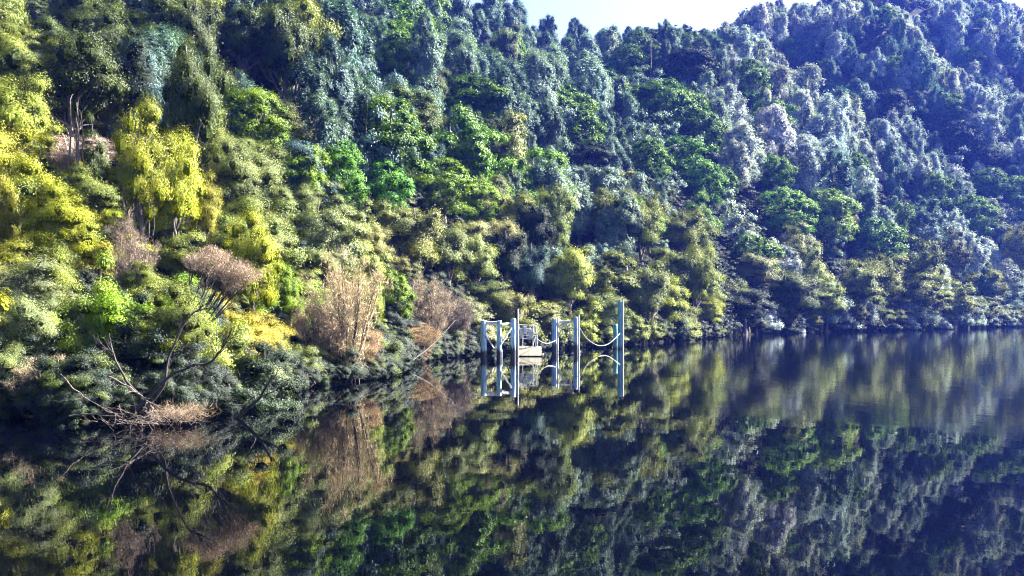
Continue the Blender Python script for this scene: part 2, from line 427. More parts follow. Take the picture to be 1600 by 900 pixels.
def env(kind, W, H, rng):
    """clump centres, radii, flattening for a crown W wide, H high (base at z=0)"""
    if kind == 'cloud':
        R = W / 2; C = []; RC = []
        lobes = int(rng.integers(3, 6))
        for i in range(lobes):
            a = 6.28 * (i + rng.random() * 0.7) / lobes; q = R * (0.30 + 0.22 * rng.random()) * (0 if i == 0 else 1)
            lc = np.array([math.cos(a) * q, math.sin(a) * q, H * (0.66 if i == 0 else 0.40 + 0.20 * rng.random())])
            lr = R * (0.46 + 0.16 * rng.random())
            for _ in range(26):
                d = rand_dirs(rng, 1)[0]; d[2] = abs(d[2]) if rng.random() < 0.85 else d[2]
                c = lc + d * np.array([lr, lr, min(lr * 0.95, H * 0.30)]) * (0.80 + 0.2 * rng.random())
                c[2] = max(c[2], 0.22 * H)
                C.append(c); RC.append(lr * (0.20 + 0.16 * rng.random()))
        for _ in range(34):
            a = rng.random() * 6.28; q = R * 0.72 * rng.random() ** 0.5
            C.append(np.array([math.cos(a) * q, math.sin(a) * q, H * (0.16 + 0.34 * rng.random())])); RC.append(R * (0.13 + 0.10 * rng.random()))
        return np.array(C), np.array(RC), 0.92
    if kind == 'ragged':
        K = int(rng.integers(56, 76)); R = W / 2
        t = 0.10 + 0.90 * rng.random(K) ** 0.85
        prof = np.clip((1 - t), 0, 1) ** 0.5 * (0.75 + 0.35 * np.sin(t * 8 + rng.random() * 6))
        a = rng.random(K) * 6.28; q = 0.45 + 0.55 * rng.random(K) ** 0.5
        C = np.stack([np.cos(a) * R * prof * q, np.sin(a) * R * prof * q, t * H * 0.95], 1)
        # secondary leaders
        for _ in range(3):
            b = rng.random() * 6.28; o = np.array([math.cos(b), math.sin(b)]) * R * 0.45; hh = H * (0.6 + 0.3 * rng.random())
            s = rng.choice(K, 8, replace=False)
            C[s, 0] = o[0] + rng.normal(0, 0.10 * R, 8); C[s, 1] = o[1] + rng.normal(0, 0.10 * R, 8); C[s, 2] = hh * np.linspace(0.45, 1, 8)
        RC = R * (0.13 + 0.15 * rng.random(K)) * (1.15 - 0.45 * C[:, 2] / H)
        return C, RC, 1.75
    if kind == 'feather':
        K = int(rng.integers(60, 80)); R = W / 2
        D = rand_dirs(rng, K); D[:, 2] = np.abs(D[:, 2]) * np.where(rng.random(K) < 0.3, -0.6, 1)
        lump = 0.75 + 0.35 * np.sin(np.arctan2(D[:, 1], D[:, 0]) * 3 + D[:, 2] * 4 + rng.random() * 6)
        q = 0.35 + 0.5 * rng.random(K)
        C = D * np.array([R, R, H * 0.48]) * (q * lump)[:, None]
        C[:, 2] += H * 0.50
        RC = R * (0.17 + 0.17 * rng.random(K))
        return C, RC, 1.0
    if kind == 'bush':
        K = int(rng.integers(40, 56)); R = W / 2
        D = rand_dirs(rng, K); D[:, 2] = np.abs(D[:, 2])
        lump = 0.72 + 0.38 * np.sin(np.arctan2(D[:, 1], D[:, 0]) * 2 + D[:, 2] * 5 + rng.random() * 6)
        q = 0.5 + 0.45 * rng.random(K)
        C = D * np.array([R, R, H * 0.92]) * (q * lump)[:, None]
        C[:, 2] += 0.08 * H
        RC = R * (0.15 + 0.16 * rng.random(K))
        return C, RC, 0.85
    raise ValueError(kind)

LOD = {'near': (0.086, 1.0), 'mid': (0.185, 1.0), 'far': (0.31, 1.0)}
NOM = {  # nominal width, height
    'near': {'cloud': (4.5, 4.6), 'ragged': (4.0, 5.2), 'feather': (4.0, 5.2), 'bush': (4.0, 3.4)},
    'mid': {'cloud': (7.0, 8.5), 'ragged': (5.5, 10.0), 'feather': (6.0, 8.4), 'bush': (5.5, 4.6)},
    'far': {'cloud': (9.0, 9.0), 'ragged': (8.0, 11.5), 'feather': (8.0, 11.0), 'bush': (7.0, 6.0)},
}
CNT = {'near': {'cloud': 28000, 'ragged': 28000, 'feather': 38000, 'bush': 32000},
       'mid': {'cloud': 19000, 'ragged': 17000, 'feather': 23000, 'bush': 14000},
       'far': {'cloud': 8600, 'ragged': 8600, 'feather': 9000, 'bush': 5000}}
NV = {'near': {'cloud': 2, 'ragged': 2, 'feather': 4, 'bush': 4}, 'mid': {'cloud': 3, 'ragged': 4, 'feather': 4, 'bush': 3},
      'far': {'cloud': 3, 'ragged': 6, 'feather': 3, 'bush': 2}}
ASP = {'cloud': 0.6, 'ragged': 0.30, 'feather': 0.30, 'bush': 0.5}
PROTO = {}
def build_protos():
    for lod in ('near', 'mid', 'far'):
        L = LOD[lod][0]
        for kind in ('cloud', 'ragged', 'feather', 'bush'):
            W, H = NOM[lod][kind]
            for v in range(NV[lod][kind]):
                rng = np.random.default_rng(hash_((lod, kind, v)))
                C, RC, flat = env(kind, W, H, rng)
                l = L * {'cloud': 0.9, 'ragged': 1.35, 'feather': 1.0, 'bush': 1.0}[kind]
                droop = {'cloud': 0.2, 'ragged': 0.9, 'feather': 0.5, 'bush': 0.1}[kind]
                ud = {'cloud': 0.25, 'ragged': 0.1, 'feather': 0.15, 'bush': 0.3}[kind]
                V, Q, a = clump_leaves(C, RC, flat, CNT[lod][kind], l, ASP[kind], rng, shell=0.66, updir=ud, droop=droop,
                                       lowcut=-0.5 if kind == 'cloud' else -0.45 if kind == 'ragged' else -0.2)
                V[:, 2] = np.maximum(V[:, 2], 0.02)
                mat = M['leaf_shiny'] if kind == 'ragged' else M['leaf']
                crown = quads_mesh('crown_' + kind, V, Q, [mat], attr=a)
                T = trunk_tubes(rng, H, H * (0.022 if kind != 'bush' else 0.016), C, {'near': 22, 'mid': 14, 'far': 7}[lod] if kind != 'ragged' else 8,
                                sides=7 if lod == 'near' else 5)
                trunk = T.mesh('trunk_' + kind, M['bark'])
                both = None
                if lod == 'far':
                    TV, TQ = T.arrays()
                    both = quads_mesh('far_' + kind, np.concatenate([V, TV]), np.concatenate([Q, TQ + len(V)]), [M['leaf_far'], M['bark']],
                                      midx=np.concatenate([np.zeros(len(Q)), np.ones(len(TQ))]), attr=np.concatenate([a, np.zeros(len(TQ))]))
                PROTO.setdefault((lod, kind), []).append((crown, trunk, W, H, both))
def hash_(t):
    h = 17
    for x in t:
        for ch in str(x): h = (h * 131 + ord(ch)) % 2147483647
    return h
build_protos()

def twig_cloud(C, RC, n, L, W, rng, flat=0.8, radial=0.8):
    K = len(C); idx = rng.integers(0, K, n)
    D = rand_dirs(rng, n)
    P = C[idx] + D * (RC[idx] * (0.3 + 0.75 * rng.random(n)))[:, None] * np.array([1, 1, flat])
    ax = D * radial + rand_dirs(rng, n) * 0.5; ax[:, 2] += 0.45
    ll = L * (0.5 + rng.random(n))
    V, Q = leaves(P, rand_dirs(rng, n), ll, np.full(n, W), rng, axis=ax)
    return V, Q, rng.random(n)

TWIG = {}
def build_twig_protos():
    for v in range(4):
        rng = np.random.default_rng(900 + v)
        W, H = 3.6, 4.2
        T = Tubes(); C = []; RC = []
        for k in range(22):
            a = rng.random() * 6.28; q = rng.random() ** 0.6 * W * 0.46; hh = H * (0.60 + 0.38 * rng.random()) * (1 - 0.25 * (q / (W * 0.46)) ** 2)
            e = np.array([math.cos(a) * q, math.sin(a) * q, hh]); b = np.array([rng.normal(0, 0.12), rng.normal(0, 0.12), -0.3])
            m = (b + e) / 2 + np.array([math.cos(a), math.sin(a), 0]) * q * (-0.15 + 0.3 * rng.random())
            P = T.curve(b, m, e, 0.035 + 0.02 * rng.random(), 0.006, 9, 5, 0.03, rng)
            for f in range(2, 9):
                for _ in range(2):
                    C.append(P[f] + rng.normal(0, 0.12, 3)); RC.append(0.22 + 0.22 * rng.random())
                e2 = P[f] + rng.normal(0, 0.28, 3) + np.array([0, 0, 0.3])
                T.curve(P[f], (P[f] + e2) / 2 + rng.normal(0, 0.04, 3), e2, 0.010, 0.003, 3, 3)
        C = np.array(C); RC = np.array(RC)
        V, Q, a = twig_cloud(C, RC, 15000, 0.24, 0.017, rng)
        V[:, 2] = np.maximum(V[:, 2], 0.02)
        crown = quads_mesh('twigs', V, Q, [M['twig']], attr=a)
        TWIG[v] = (crown, T.mesh('stems', M['bark_dark']), W, H)
build_twig_protos()

def plant(name, proto, x, y, w, h, color, label, cat, group=None, sink=0.15, rz=None, z=None, tn='trunk', cn='crown', bark=None):
    crown, trunk, W, H = proto[:4]
    if z is None: z = hz(x, y) - sink
    sx = w / W; sz = h / H
    root = empty(name, (x, y, z), random.random() * 6.28 if rz is None else rz, (sx, sx, sz))
    tag(root, label, cat, group)
    c = link(cn, crown, root, color=color)
    t = link(tn, trunk, root)
    if bark is not None:
        t.material_slots[0].link = 'OBJECT'; t.material_slots[0].material = bark
    return root

# ------------------------------------------------------------------ plants set out one by one
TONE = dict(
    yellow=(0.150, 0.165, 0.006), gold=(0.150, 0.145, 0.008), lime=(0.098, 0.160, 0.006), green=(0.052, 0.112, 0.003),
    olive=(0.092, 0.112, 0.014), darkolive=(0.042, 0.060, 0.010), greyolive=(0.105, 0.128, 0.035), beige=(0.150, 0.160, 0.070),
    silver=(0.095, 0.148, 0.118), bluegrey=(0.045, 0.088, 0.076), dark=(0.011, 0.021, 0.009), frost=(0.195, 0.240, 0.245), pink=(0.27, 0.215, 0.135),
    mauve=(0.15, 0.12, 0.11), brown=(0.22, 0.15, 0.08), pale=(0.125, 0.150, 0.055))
KNAME = {'cloud': 'broad_tree', 'ragged': 'ragged_tree', 'feather': 'feathery_tree', 'bush': 'shrub', 'twig': 'twiggy_shrub'}
HAND = []
def by_px(px, pyt, w, hp, kind, tone, label, group=None, lod=None, bark=None, sink=0.15):
    """a plant whose crown top, width and foot are seen at these pixels; it stands where that line of sight meets the slope"""
    x, y = on_ray(px, pyt + hp)
    zt = CAMZ + (HY - pyt) / F * y
    w = w * (1.28 if kind == 'cloud' else 1.0 if kind == 'twig' else 1.08)
    z = hz(x, y) - sink
    h = max(zt - z, 1.0); ww = w * y / F
    HAND.append((px, pyt, w, hp, y))
    if kind == 'twig': pr = TWIG[random.randrange(4)]
    else:
        l = lod or ('near' if y < 58 else 'mid' if y < 130 else 'far')
        ps = PROTO[(l, 'feather' if kind == 'bush' and px > 700 and hp >= 78 else kind)]; pr = ps[random.randrange(len(ps))]
    col = TONE[tone] if isinstance(tone, str) else tone if kind == 'twig' else (tone[0] * 0.86, tone[1] * 1.06, tone[2] * 0.7)
    k = {'twig': ('stems', 'twigs')}.get(kind, ('trunk', 'crown'))
    return plant(KNAME[kind], pr, x, y, ww, h, col, label, 'shrub' if kind in ('bush', 'twig') else 'tree', group, sink=0.0,
                 z=z, tn=k[0], cn=k[1], bark=bark)

SPEC = [
 # left bank, upper part
 (20, 25, 90, 150, 'feather', 'olive', 'olive tree in the top left corner under the patch of sky'),
 (112, 22, 170, 250, 'feather', 'darkolive', 'dark olive tree with pale bare limbs right of the top left corner'),
 (215, 40, 130, 210, 'feather', 'dark', 'dark green tree between the pale-limbed olive tree and the tallest left tree'),
 (295, 12, 120, 340, 'feather', 'darkolive', 'tallest tree on the left bank with dark trunk and olive crown'),
 (325, 150, 100, 170, 'feather', 'olive', 'olive grey tree leaning out under the tallest left tree'),
 (365, 210, 110, 170, 'feather', 'greyolive', 'dull grey green tree between the golden tree and the bright green crowns'),
 (35, 92, 110, 210, 'feather', (0.19, 0.18, 0.03), 'tall rounded yellow green tree on the left edge of the photo'),
 (60, 210, 130, 150, 'bush', 'yellow', 'bright yellow shrub below the rounded tree on the left edge'),
 (10, 250, 80, 170, 'bush', 'gold', 'golden shrub cut by the left edge of the photo'),
 (145, 170, 60, 120, 'bush', 'darkolive', 'dark rounded shrub just right of the bleached dead stems'),
 (140, 250, 70, 110, 'bush', 'dark', 'small dark green shrub beneath the bleached dead stems'),
 (130, 205, 150, 70, 'twig', (0.34, 0.27, 0.24), 'wide pale pinkish twiggy shrub around the foot of the dead stems'),
 (100, 280, 140, 170, 'feather', 'yellow', 'yellow feathery tree below the pale pink twigs'),
 (222, 140, 110, 290, 'feather', (0.155, 0.135, 0.012), 'tall golden yellow tree left of centre of the left bank'),
 (275, 190, 100, 240, 'feather', (0.21, 0.19, 0.015), 'golden green tree directly right of the tall golden yellow tree'),
 (320, 262, 70, 150, 'feather', 'gold', 'small golden tree low on the right side of the golden pair'),
 (395, 315, 100, 230, 'feather', 'yellow', 'yellow column shaped tree right of the mauve topped tree'),
 (205, 330, 80, 150, 'twig', (0.13, 0.10, 0.08), 'brown grey bare twiggy tree among yellow shrubs'),
 (160, 380, 110, 200, 'bush', (0.17, 0.19, 0.03), 'yellow green shrub above the dark hollow on the left bank'),
 (75, 370, 110, 180, 'feather', 'olive', 'olive feathery tree with dark limbs near the left edge'),
 (12, 415, 70, 130, 'cloud', 'green', 'vivid dark green bush on the left edge'),
 (45, 440, 110, 170, 'feather', 'pale', 'pale grey green drooping shrub near the left edge'),
 (115, 440, 120, 150, 'bush', (0.13, 0.15, 0.02), 'bright lime shrub left of the dark hollow'),
 (215, 455, 130, 170, 'bush', 'dark', 'deep green shrub filling the hollow behind the driftwood'),
 (280, 430, 120, 190, 'feather', 'olive', 'olive tree leaning over the driftwood tangle'),
 (272, 345, 100, 90, 'bush', 'olive', 'olive shrub hiding the foot of the golden green tree'),
 (345, 470, 130, 150, 'bush', (0.18, 0.18, 0.04), 'yellow green shrub below the mauve topped tree'),
 (60, 545, 120, 110, 'twig', 'pink', 'pink brown twiggy shrub hanging over the water at far left'),
 (0, 520, 90, 140, 'feather', 'greyolive', 'grey olive shrub at the water in the lower left corner of the bank'),
 (405, 560, 90, 95, 'bush', 'pale', 'pale green shrub overhanging the water left of the dark inlet'),
 (355, 585, 80, 75, 'bush', (0.13, 0.15, 0.04), 'low green shrub at the water between driftwood and inlet'),
 (440, 395, 60, 140, 'cloud', 'lime', 'lime green leafy tree on the right side of the yellow column tree'),
 (462, 455, 50, 110, 'twig', 'pink', 'narrow pink brown conical shrub above the dark inlet'),
 # pink shrubs at the inlet
 (540, 370, 130, 230, 'twig', 'pink', 'largest pink brown twiggy shrub standing over the dark inlet'),
 (500, 440, 90, 150, 'twig', (0.24, 0.175, 0.11), 'pink twiggy shrub on the left shoulder of the largest one'),
 (575, 505, 80, 90, 'twig', (0.32, 0.23, 0.14), 'pale salmon twiggy shrub reaching down to the water beside the inlet'),
 (582, 430, 50, 110, 'feather', (0.20, 0.21, 0.03), 'slim yellow green shrub on the right edge of the pink shrubs'),
 (520, 305, 110, 130, 'bush', 'pale', 'pale sage shrub above the largest pink shrub'),
 (572, 345, 80, 110, 'bush', (0.19, 0.18, 0.06), 'yellow olive shrub above and right of the pink shrubs'),
 (612, 410, 70, 100, 'cloud', 'lime', 'small lime green tree between the two groups of pink shrubs'),
 (668, 420, 85, 130, 'twig', (0.19, 0.15, 0.11), 'greyish pink twiggy shrub between the inlet and the piles'),
 (650, 500, 90, 70, 'twig', 'brown', 'low brown twiggy shrub hanging over dark water left of the piles'),
 (712, 440, 70, 110, 'twig', 'mauve', 'mauve grey twiggy shrub just left of the mooring piles'),
 (645, 295, 100, 170, 'feather', (0.15, 0.13, 0.05), 'brownish olive tree with dark limbs above the mauve grey shrub'),
 # middle, water's edge and behind
 (700, 335, 90, 140, 'feather', 'greyolive', 'grey olive tree above and left of the mooring piles'),
 (745, 345, 80, 130, 'feather', (0.17, 0.17, 0.07), 'light olive tree directly above the left pair of piles'),
 (730, 450, 70, 80, 'bush', 'beige', 'beige olive shrub leaning towards the left pair of piles'),
 (785, 335, 80, 140, 'feather', 'dark', 'dark green tree rising above the floating platform'),
 (790, 440, 70, 90, 'bush', (0.19, 0.18, 0.05), 'yellow olive shrub right behind the floating platform'),
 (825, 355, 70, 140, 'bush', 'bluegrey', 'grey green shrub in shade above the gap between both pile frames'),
 (865, 262, 75, 190, 'feather', (0.155, 0.165, 0.055), 'tall soft olive tree standing over the right pile frame'),
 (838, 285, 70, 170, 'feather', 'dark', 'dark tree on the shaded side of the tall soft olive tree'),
 (892, 365, 80, 160, 'feather', (0.20, 0.19, 0.05), 'yellow olive tree just above the right pile frame'),
 (915, 468, 60, 72, 'bush', (0.22, 0.21, 0.05), 'low yellow shrub behind the sagging rope'),
 (950, 440, 70, 100, 'bush', 'greyolive', 'grey green shrub beside the tall teal pile'),
 (905, 290, 75, 90, 'ragged', 'silver', 'silver grey tree right of the tall soft olive tree'),
 (945, 325, 60, 90, 'ragged', 'silver', 'small silver tree between the olive tree and the tufted tree'),
 (960, 380, 90, 120, 'cloud', 'olive', 'olive broad tree above the tall teal pile'),
 (1010, 395, 90, 150, 'bush', 'greyolive', 'grey olive shrub right of the tall teal pile'),
 (1045, 420, 70, 120, 'feather', (0.21, 0.20, 0.03), 'yellow green tree at the water right of the tall teal pile'),
 (1088, 355, 70, 185, 'feather', 'olive', 'tall olive column tree at the water right of the teal pile'),
 (1110, 455, 50, 85, 'bush', (0.24, 0.22, 0.02), 'small bright yellow shrub at the water beside the dark bank'),
 (1160, 440, 110, 100, 'bush', 'dark', 'dark rounded shrub at the water right of the yellow shrub'),
 (1060, 310, 80, 110, 'feather', 'olive', 'olive tree below the big dark green crowns in the middle'),
 (1180, 380, 100, 90, 'bush', 'beige', 'pale buff shrub above the dark rounded shrub'),
 (1240, 400, 110, 125, 'feather', 'darkolive', 'dark olive tree with a lit right side at the far water edge'),
 (1290, 430, 70, 90, 'bush', (0.20, 0.20, 0.05), 'yellow green shrub at the far water edge'),
 (1345, 395, 90, 120, 'bush', 'greyolive', 'grey green shrub with light tips at the far water edge'),
 (1430, 420, 100, 95, 'feather', 'olive', 'olive feathery shrub leaning over the far water'),
 (1490, 430, 70, 85, 'bush', (0.20, 0.19, 0.07), 'light olive shrub at the far water, near the right edge'),
 (1537, 408, 50, 95, 'feather', (0.04, 0.07, 0.07), 'dark blue green tree at the far water near the right edge'),
 (1580, 440, 60, 60, 'bush', 'silver', 'silver shrub at the far water in the right edge of the photo'),
 # bright green broad crowns
 (405, 130, 120, 130, 'cloud', 'lime', 'bright green layered crown right of the dull grey green tree'),
 (470, 215, 80, 110, 'cloud', 'lime', 'bright green crown just left of the round dark one'),
 (530, 205, 90, 130, 'cloud', (0.07, 0.15, 0.012), 'round bright green crown on a visible stem in the middle left'),
 (603, 240, 75, 110, 'cloud', (0.06, 0.14, 0.015), 'smaller green crown right of the round one'),
 (695, 237, 100, 110, 'cloud', 'lime', 'broad bright green crown above the grey olive trees'),
 (748, 268, 75, 100, 'cloud', 'lime', 'bright green crown stepping down to the right of the broad one'),
 (735, 108, 110, 100, 'cloud', 'green', 'green rim-lit crown in the upper middle of the slope'),
 (618, 52, 70, 110, 'cloud', 'green', 'dark green crown high on the left middle slope'),
 (905, 162, 85, 85, 'cloud', 'green', 'green rim-lit crown above the silver trees in the middle'),
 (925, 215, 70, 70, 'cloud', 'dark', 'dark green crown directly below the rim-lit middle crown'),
 (1040, 112, 100, 110, 'cloud', 'green', 'largest dark green crown on the middle right slope'),
 (1075, 72, 90, 70, 'cloud', 'dark', 'flat dark green crown near the skyline dip'),
 (1090, 160, 80, 90, 'cloud', 'green', 'green crown on the right shoulder of the largest dark crown'),
 (1062, 205, 85, 90, 'cloud', (0.07, 0.14, 0.012), 'light rimmed green crown below the largest dark crown'),
 (1015, 215, 75, 80, 'cloud', 'green', 'green crown left of the light rimmed one'),
 (1100, 250, 70, 80, 'cloud', (0.07, 0.14, 0.015), 'green crown at the foot of the chain of green crowns'),
 (985, 70, 60, 60, 'cloud', 'green', 'small green crown just under the skyline dip'),
 (1222, 290, 95, 90, 'cloud', (0.08, 0.14, 0.015), 'green crown left of the pair on the lower right slope'),
 (1293, 292, 80, 100, 'cloud', (0.12, 0.16, 0.04), 'pale green crown of the pair on the lower right slope'),
 (1368, 338, 90, 90, 'cloud', (0.08, 0.14, 0.015), 'green crown stepping down right of the pair'),
 (1210, 235, 60, 70, 'cloud', 'green', 'small green crown above the pair on the lower right slope'),
 (1500, 188, 70, 70, 'cloud', 'dark', 'dark green crown among silver trees at upper right'),
 (1545, 262, 60, 60, 'cloud', 'green', 'green crown on the right slope near the edge of the photo'),
 (1582, 272, 60, 60, 'cloud', 'green', 'green crown touching the right edge of the photo'),
 (1388, 138, 55, 50, 'cloud', 'dark', 'dull green crown high among the hazy silver trees'),
 (1455, 265, 60, 70, 'cloud', 'green', 'green rim-lit crown above the far water on the right'),
]
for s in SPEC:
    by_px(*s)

# the slender tufted tree above the right pile frame
def tufted_tree():
    rng = np.random.default_rng(5)
    x, y = on_ray(980, 360)
    m = y / F
    z = hz(x, y)
    root = empty('tufted_tree', (x, y, z)); tag(root, 'slender tree with pale yellow tufts standing above the right pile frame', 'tree')
    H = CAMZ + (HY - 268) / F * y - z
    T = Tubes(); t = np.linspace(0, 1, 8)
    T.add(np.stack([0.25 * t, 0 * t, H * 0.93 * t - 0.4 * (1 - t)], 1), 0.14 * (1.1 - t), 6)
    C = []; RC = []
    for dx, py in ((5, 268), (-6, 282), (4, 290), (-10, 296), (2, 303), (12, 312), (-14, 316), (18, 318), (-3, 322), (24, 326), (-22, 332), (10, 335)):
        c = np.array([dx * m, rng.normal(0, 0.5), CAMZ + (HY - py - 4) / F * y - z]); C.append(c); RC.append(6.5 * m)
        T.curve((0.15, 0, max(0.3, c[2] - 1.0)), (c[0] * 0.6, c[1] * 0.5, c[2] - 0.7), c, 0.05, 0.02, 5, 4)
    V, Q, a = clump_leaves(np.array(C), np.array(RC), 0.5, 5200, 0.26, 0.5, rng, updir=0.6)
    link('crown', quads_mesh('tufts', V, Q, [M['leaf']], attr=a), root, color=(0.24, 0.23, 0.03))
    link('trunk', T.mesh('tufted_trunk', M['bark_dark']), root)
tufted_tree()

# ------------------------------------------------------------------ fill of the slopes
def sky_row(px):
    return float(np.interp(px, [0, 20, 80, 110, 770, 830, 880, 930, 990, 1050, 1095, 1140, 1200, 1560, 1600], [8, 18, 8, -60, -40, 28, 24, 44, 48, 36, 50, 30, 4, 0, 14]))

def zone(px, py, y, rng):
    """what grows at this place of the photograph: kind, colour, description, group"""
    u = rng.random()
    def pick(opts):
        t = 0
        for p, k, c, lab in opts:
            t += p
            if u < t: return k, c, lab
        return opts[-1][1:]
    if px < 205:
        if py < 110: return pick([(0.5, 'feather', 'darkolive', 'dark olive tree crowded along the top of the left bank'), (0.5, 'feather', 'olive', 'olive feathery tree crowded along the top of the left bank')])
        if py < 330: return pick([(0.45, 'feather', 'yellow', 'yellow feathery tree packed among others high on the left bank'), (0.3, 'bush', 'gold', 'golden shrub packed among trees high on the left bank'), (0.25, 'feather', 'olive', 'olive tree packed among yellow ones high on the left bank')])
        return pick([(0.35, 'bush', 'yellow', 'yellow green shrub packed low on the left bank'), (0.25, 'feather', 'pale', 'pale grey green feathery tree packed low on the left bank'), (0.2, 'bush', 'lime', 'lime green shrub packed low on the left bank'), (0.2, 'bush', 'darkolive', 'dark olive shrub packed low on the left bank')])
    if px < 460:
        if py < 140: return pick([(0.4, 'feather', 'darkolive', 'dark olive tree behind the tallest left tree'), (0.4, 'ragged', 'bluegrey', 'blue grey ragged tree behind the tallest left tree'), (0.2, 'feather', 'olive', 'olive tree near the top of the slope right of the tallest left tree')])
        if py < 330: return pick([(0.4, 'feather', 'greyolive', 'grey olive tree behind the golden trees'), (0.3, 'feather', 'olive', 'olive tree behind the golden trees'), (0.3, 'bush', 'darkolive', 'dark shrub behind the golden trees')])
        return pick([(0.4, 'feather', (0.20, 0.18, 0.02), 'golden green feathery tree around the mauve topped tree'), (0.3, 'bush', 'lime', 'lime green shrub around the mauve topped tree'), (0.3, 'bush', 'olive', 'olive shrub around the mauve topped tree')])
    if px < 800:
        if py < 235: return pick([(0.60, 'ragged', 'bluegrey', 'blue grey ragged tree on the shaded upper middle slope'), (0.18, 'ragged', 'silver', 'silver ragged tree on the upper middle slope'), (0.12, 'cloud', 'green', 'green broad tree on the upper middle slope'), (0.10, 'feather', 'darkolive', 'dark olive tree on the upper middle slope')])
        if py < 300: return pick([(0.35, 'cloud', 'green', 'green broad tree in the row of bright green crowns'), (0.35, 'ragged', 'greyolive', 'grey olive ragged tree between the bright green crowns'), (0.3, 'feather', 'greyolive', 'grey olive feathery tree below the bright green crowns')])
        return pick([(0.34, 'feather', 'greyolive', 'grey olive feathery tree on the lower slope above the pink shrubs'), (0.26, 'feather', (0.18, 0.17, 0.06), 'light olive tree on the lower slope above the pink shrubs'), (0.2, 'bush', 'beige', 'beige shrub on the lower slope above the pink shrubs'), (0.2, 'bush', 'darkolive', 'dark olive shrub on the lower slope above the pink shrubs')])
    if px < 1130:
        if py < 290: return pick([(0.48, 'ragged', 'silver', 'silver grey ragged tree on the middle slope below the skyline dip'), (0.34, 'ragged', 'bluegrey', 'blue grey ragged tree on the middle slope below the skyline dip'), (0.18, 'cloud', 'green', 'green broad tree on the middle slope below the skyline dip')])
        if py < 400: return pick([(0.4, 'ragged', 'silver', 'silver tree on the lower middle slope above the piles'), (0.35, 'feather', 'olive', 'olive tree on the lower middle slope above the piles'), (0.25, 'cloud', 'green', 'green broad tree on the lower middle slope above the piles')])
        return pick([(0.5, 'bush', 'olive', 'olive shrub near the water behind the piles'), (0.3, 'feather', 'greyolive', 'grey olive tree near the water behind the piles'), (0.2, 'bush', 'dark', 'dark shrub near the water behind the piles')])
    if py < 330: return pick([(0.68, 'ragged', 'frost', 'silver grey ragged tree on the right slope'), (0.22, 'ragged', 'bluegrey', 'blue grey ragged tree on the right slope'), (0.10, 'cloud', 'green', 'green broad tree on the right slope')])
    if py < 420: return pick([(0.5, 'ragged', 'frost', 'silver ragged tree on the foot of the right slope'), (0.2, 'ragged', 'bluegrey', 'blue grey ragged tree on the foot of the right slope'), (0.15, 'cloud', 'green', 'green broad tree on the foot of the right slope'), (0.15, 'feather', 'greyolive', 'grey olive tree on the foot of the right slope')])
    return pick([(0.35, 'ragged', 'frost', 'silver tree along the far water edge'), (0.35, 'feather', 'greyolive', 'grey olive tree along the far water edge'), (0.3, 'feather', 'olive', 'olive tree along the far water edge')])

def fill_points():
    rng = np.random.default_rng(21)
    pts = []
    r = 18.0
    while r < 470:
        sp = 2.7 if r < 60 else 3.9 if r < 120 else 6.7
        n = int(1.45 * r / sp)
        for k in range(n):
            th = -0.68 + 1.36 * (k + 0.5 * (int(r * 7) % 2)) / n + rng.normal(0, 0.26) * sp / r
            rr = r + rng.normal(0, 0.26) * sp
            rs = float(shore_r(th)); rg = float(np.interp(th, _th2, _rr))
            if rr < rs + 0.9 or rr > rg + 6: continue
            pts.append((rr * math.sin(th), rr * math.cos(th), rr - rs))
        r += sp * 0.86
    # a dense front row right on the bank, stepped along the shoreline itself
    ths = np.linspace(-0.68, 0.66, 6000); rs_ = shore_r(ths)
    sx, sy = rs_ * np.sin(ths), rs_ * np.cos(ths)
    acc = 0.0; nxt = 0.0
    for i in range(1, len(ths)):
        acc += math.hypot(sx[i] - sx[i - 1], sy[i] - sy[i - 1])
        if acc >= nxt:
            nxt = acc + (1.15 if rs_[i] < 60 else 1.9 if rs_[i] < 110 else 2.8)
            q = 0.1 + rng.random() * 0.9
            k = 1 + q / rs_[i]
            pts.append((sx[i] * k, sy[i] * k, 0.3))
    return pts, rng

